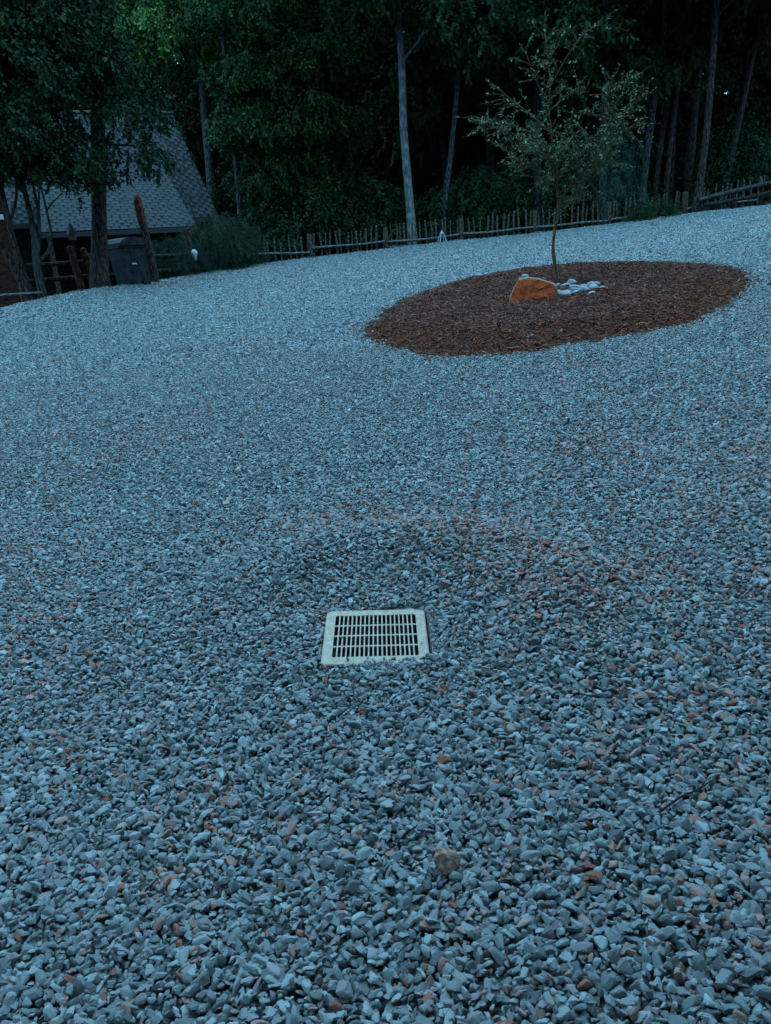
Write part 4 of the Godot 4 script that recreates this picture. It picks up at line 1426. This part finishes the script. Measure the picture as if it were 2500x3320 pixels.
	lathe(w2, [Vector2(0.0, 0.01), Vector2(0.1, 0.012), Vector2(0.1, 0.03), Vector2(0.0, 0.032)], Vector3.ZERO, 10)
	build("tray", w2, M.lantern_white, wl)
	# the tan lump of sandstone in the foreground gravel
	var rock := stone_mesh(3, 13, 0.45, 0.85, Vector3(0.04, 0.036, 0.034))
	var ro := put("tan_rock", rock, textured(Color(0.38, 0.22, 0.16), mottle, Vector3(9, 9, 9), 0.9, 1.2), self, Transform3D(Basis(Vector3.UP, 0.5), on_ground(0.09, 1.5, 0.028)))
	ro.name = numbered("tan_rock")
	tag(ro, "lumpy tan stone sitting proud on the gravel nearest the viewer", "rock")
	# thin dry twigs on the gravel
	for q in [[0.72, 1.62, -0.5, 0.2, "dark thin twig lying on the gravel at the lower right"], [0.2, 1.62, 1.4, 0.13, "pale thin dry stalk on the gravel beside the tan stone"], [0.62, 3.7, -0.7, 0.28, "long thin dry stalk on the gravel beyond the reddish streak"]]:
		var s := tool()
		var dir: Vector3 = Vector3(cos(q[2]), 0, sin(q[2])) * q[3]
		var pts := []
		for k in 4:
			var t := k / 3.0 - 0.5
			var w: Vector3 = dir * t
			pts.append(on_ground(q[0] + w.x, q[1] - w.z, 0.02 + 0.006 * sin(k * 2.0)))
		tube(s, smoothed(pts, 3), tapered(10, 0.0035, 0.0018), 5)
		tag(build("twig", s, M.bark_dark if q[4].begins_with("dark") else M.wood_pale), q[4], "twig", "dry twigs on the gravel")

func wood_ground() -> void:
	var st := tool()
	st.set_smooth_group(0)
	var xs := stretch(-150.0, 150.0, -20.0, 22.0, 8.0, 0.5)
	var ds := stretch(-60.0, 160.0, 8.0, 40.0, 8.0, 0.4)
	var p := []
	for x in xs:
		var row := []
		for d in ds:
			row.append(Vector3(x, wood_floor(x, d), -d))
		p.append(row)
	for i in xs.size() - 1:
		for j in ds.size() - 1:
			st.add_vertex(p[i][j]); st.add_vertex(p[i][j + 1]); st.add_vertex(p[i + 1][j + 1])
			st.add_vertex(p[i][j]); st.add_vertex(p[i + 1][j + 1]); st.add_vertex(p[i + 1][j])
	tag(build("woodland_ground", st, M.litter_floor), "dark leaf strewn red brown earth of the woodland floor", "ground", "", "structure")
	# leaf litter scattered along the edge of the gravel
	var lf := tool()
	lf.set_smooth_group(-1)
	for s in [-1.0, 1.0]:
		tri_out(lf, Vector3(-0.5, 0, 0), Vector3(0.5, 0, 0), Vector3(0.05, 0.12, 0.3 * s), Vector3(0, -5, 0))
	lf.generate_normals()
	var where := []
	var tint := []
	for i in 9000:
		var x := rf(-11.0, 14.0)
		var d := edge_d(x) + 0.02 + 4.0 * pow(rng.randf(), 1.6)
		where.append(Transform3D(lie(rf(0, TAU), 0.6) * Basis.from_scale(Vector3.ONE * rf(0.06, 0.14)), on_floor(x, d, 0.015)))
		tint.append(Color(0.1, 0.05, 0.03) * rf(0.4, 1.4))
	tag(many("fallen_leaves", lf.commit(), M.fleck, where, tint), "brown fallen leaves along the edge of the gravel", "leaf litter", "", "stuff")

# ------------------------------------------------------------------ the scene
func _ready() -> void:
	# camera
	var cam := Camera3D.new()
	cam.name = "camera"
	cam.fov = 66.98
	cam.near = 0.05
	cam.far = 600.0
	cam.position = Vector3(0, 1.5, 0)
	cam.rotation = Vector3(deg_to_rad(-18.0), 0, deg_to_rad(-3.5))
	cam.current = true
	add_child(cam)
	# dusk sky
	var env := Environment.new()
	var sky_m := ProceduralSkyMaterial.new()
	sky_m.sky_top_color = Color(0.505, 0.79, 0.95)
	sky_m.sky_horizon_color = Color(0.25, 0.36, 0.43)
	sky_m.ground_horizon_color = Color(0.1, 0.12, 0.13)
	sky_m.ground_bottom_color = Color(0.05, 0.06, 0.06)
	sky_m.sky_curve = 0.35
	var sky := Sky.new()
	sky.sky_material = sky_m
	env.background_mode = Environment.BG_SKY
	env.sky = sky
	env.background_energy_multiplier = 5.6
	env.tonemap_mode = Environment.TONE_MAPPER_LINEAR
	env.tonemap_exposure = 1.0
	env.sdfgi_enabled = true
	env.ssao_enabled = true
	env.ssil_enabled = true
	var we := WorldEnvironment.new()
	we.name = "world_environment"
	we.environment = env
	add_child(we)
	# last light of the afterglow, very soft, from high over the woods ahead
	var sun := DirectionalLight3D.new()
	sun.name = "afterglow"
	sun.light_energy = 0.33
	sun.light_color = Color(0.86, 0.92, 1.0)
	sun.light_angular_distance = 50.0
	sun.rotation = Vector3(deg_to_rad(-72), deg_to_rad(195), 0)
	sun.shadow_enabled = true
	sun.sky_mode = DirectionalLight3D.SKY_MODE_LIGHT_ONLY
	add_child(sun)

	rng.seed = 20240611
	noise_a.seed = 5
	noise_a.frequency = 0.35
	noise_b.seed = 9
	noise_b.frequency = 0.35
	make_materials()
	bed_outline()
	wood_ground()
	var t0 := Time.get_ticks_msec()
	make_gravel()
	print("gravel ms ", Time.get_ticks_msec() - t0)
	make_grate()
	make_bed()
	cottage()
	woods()
	make_fence()
	young_tree()
	yard_things()
	print("all ms ", Time.get_ticks_msec() - t0)
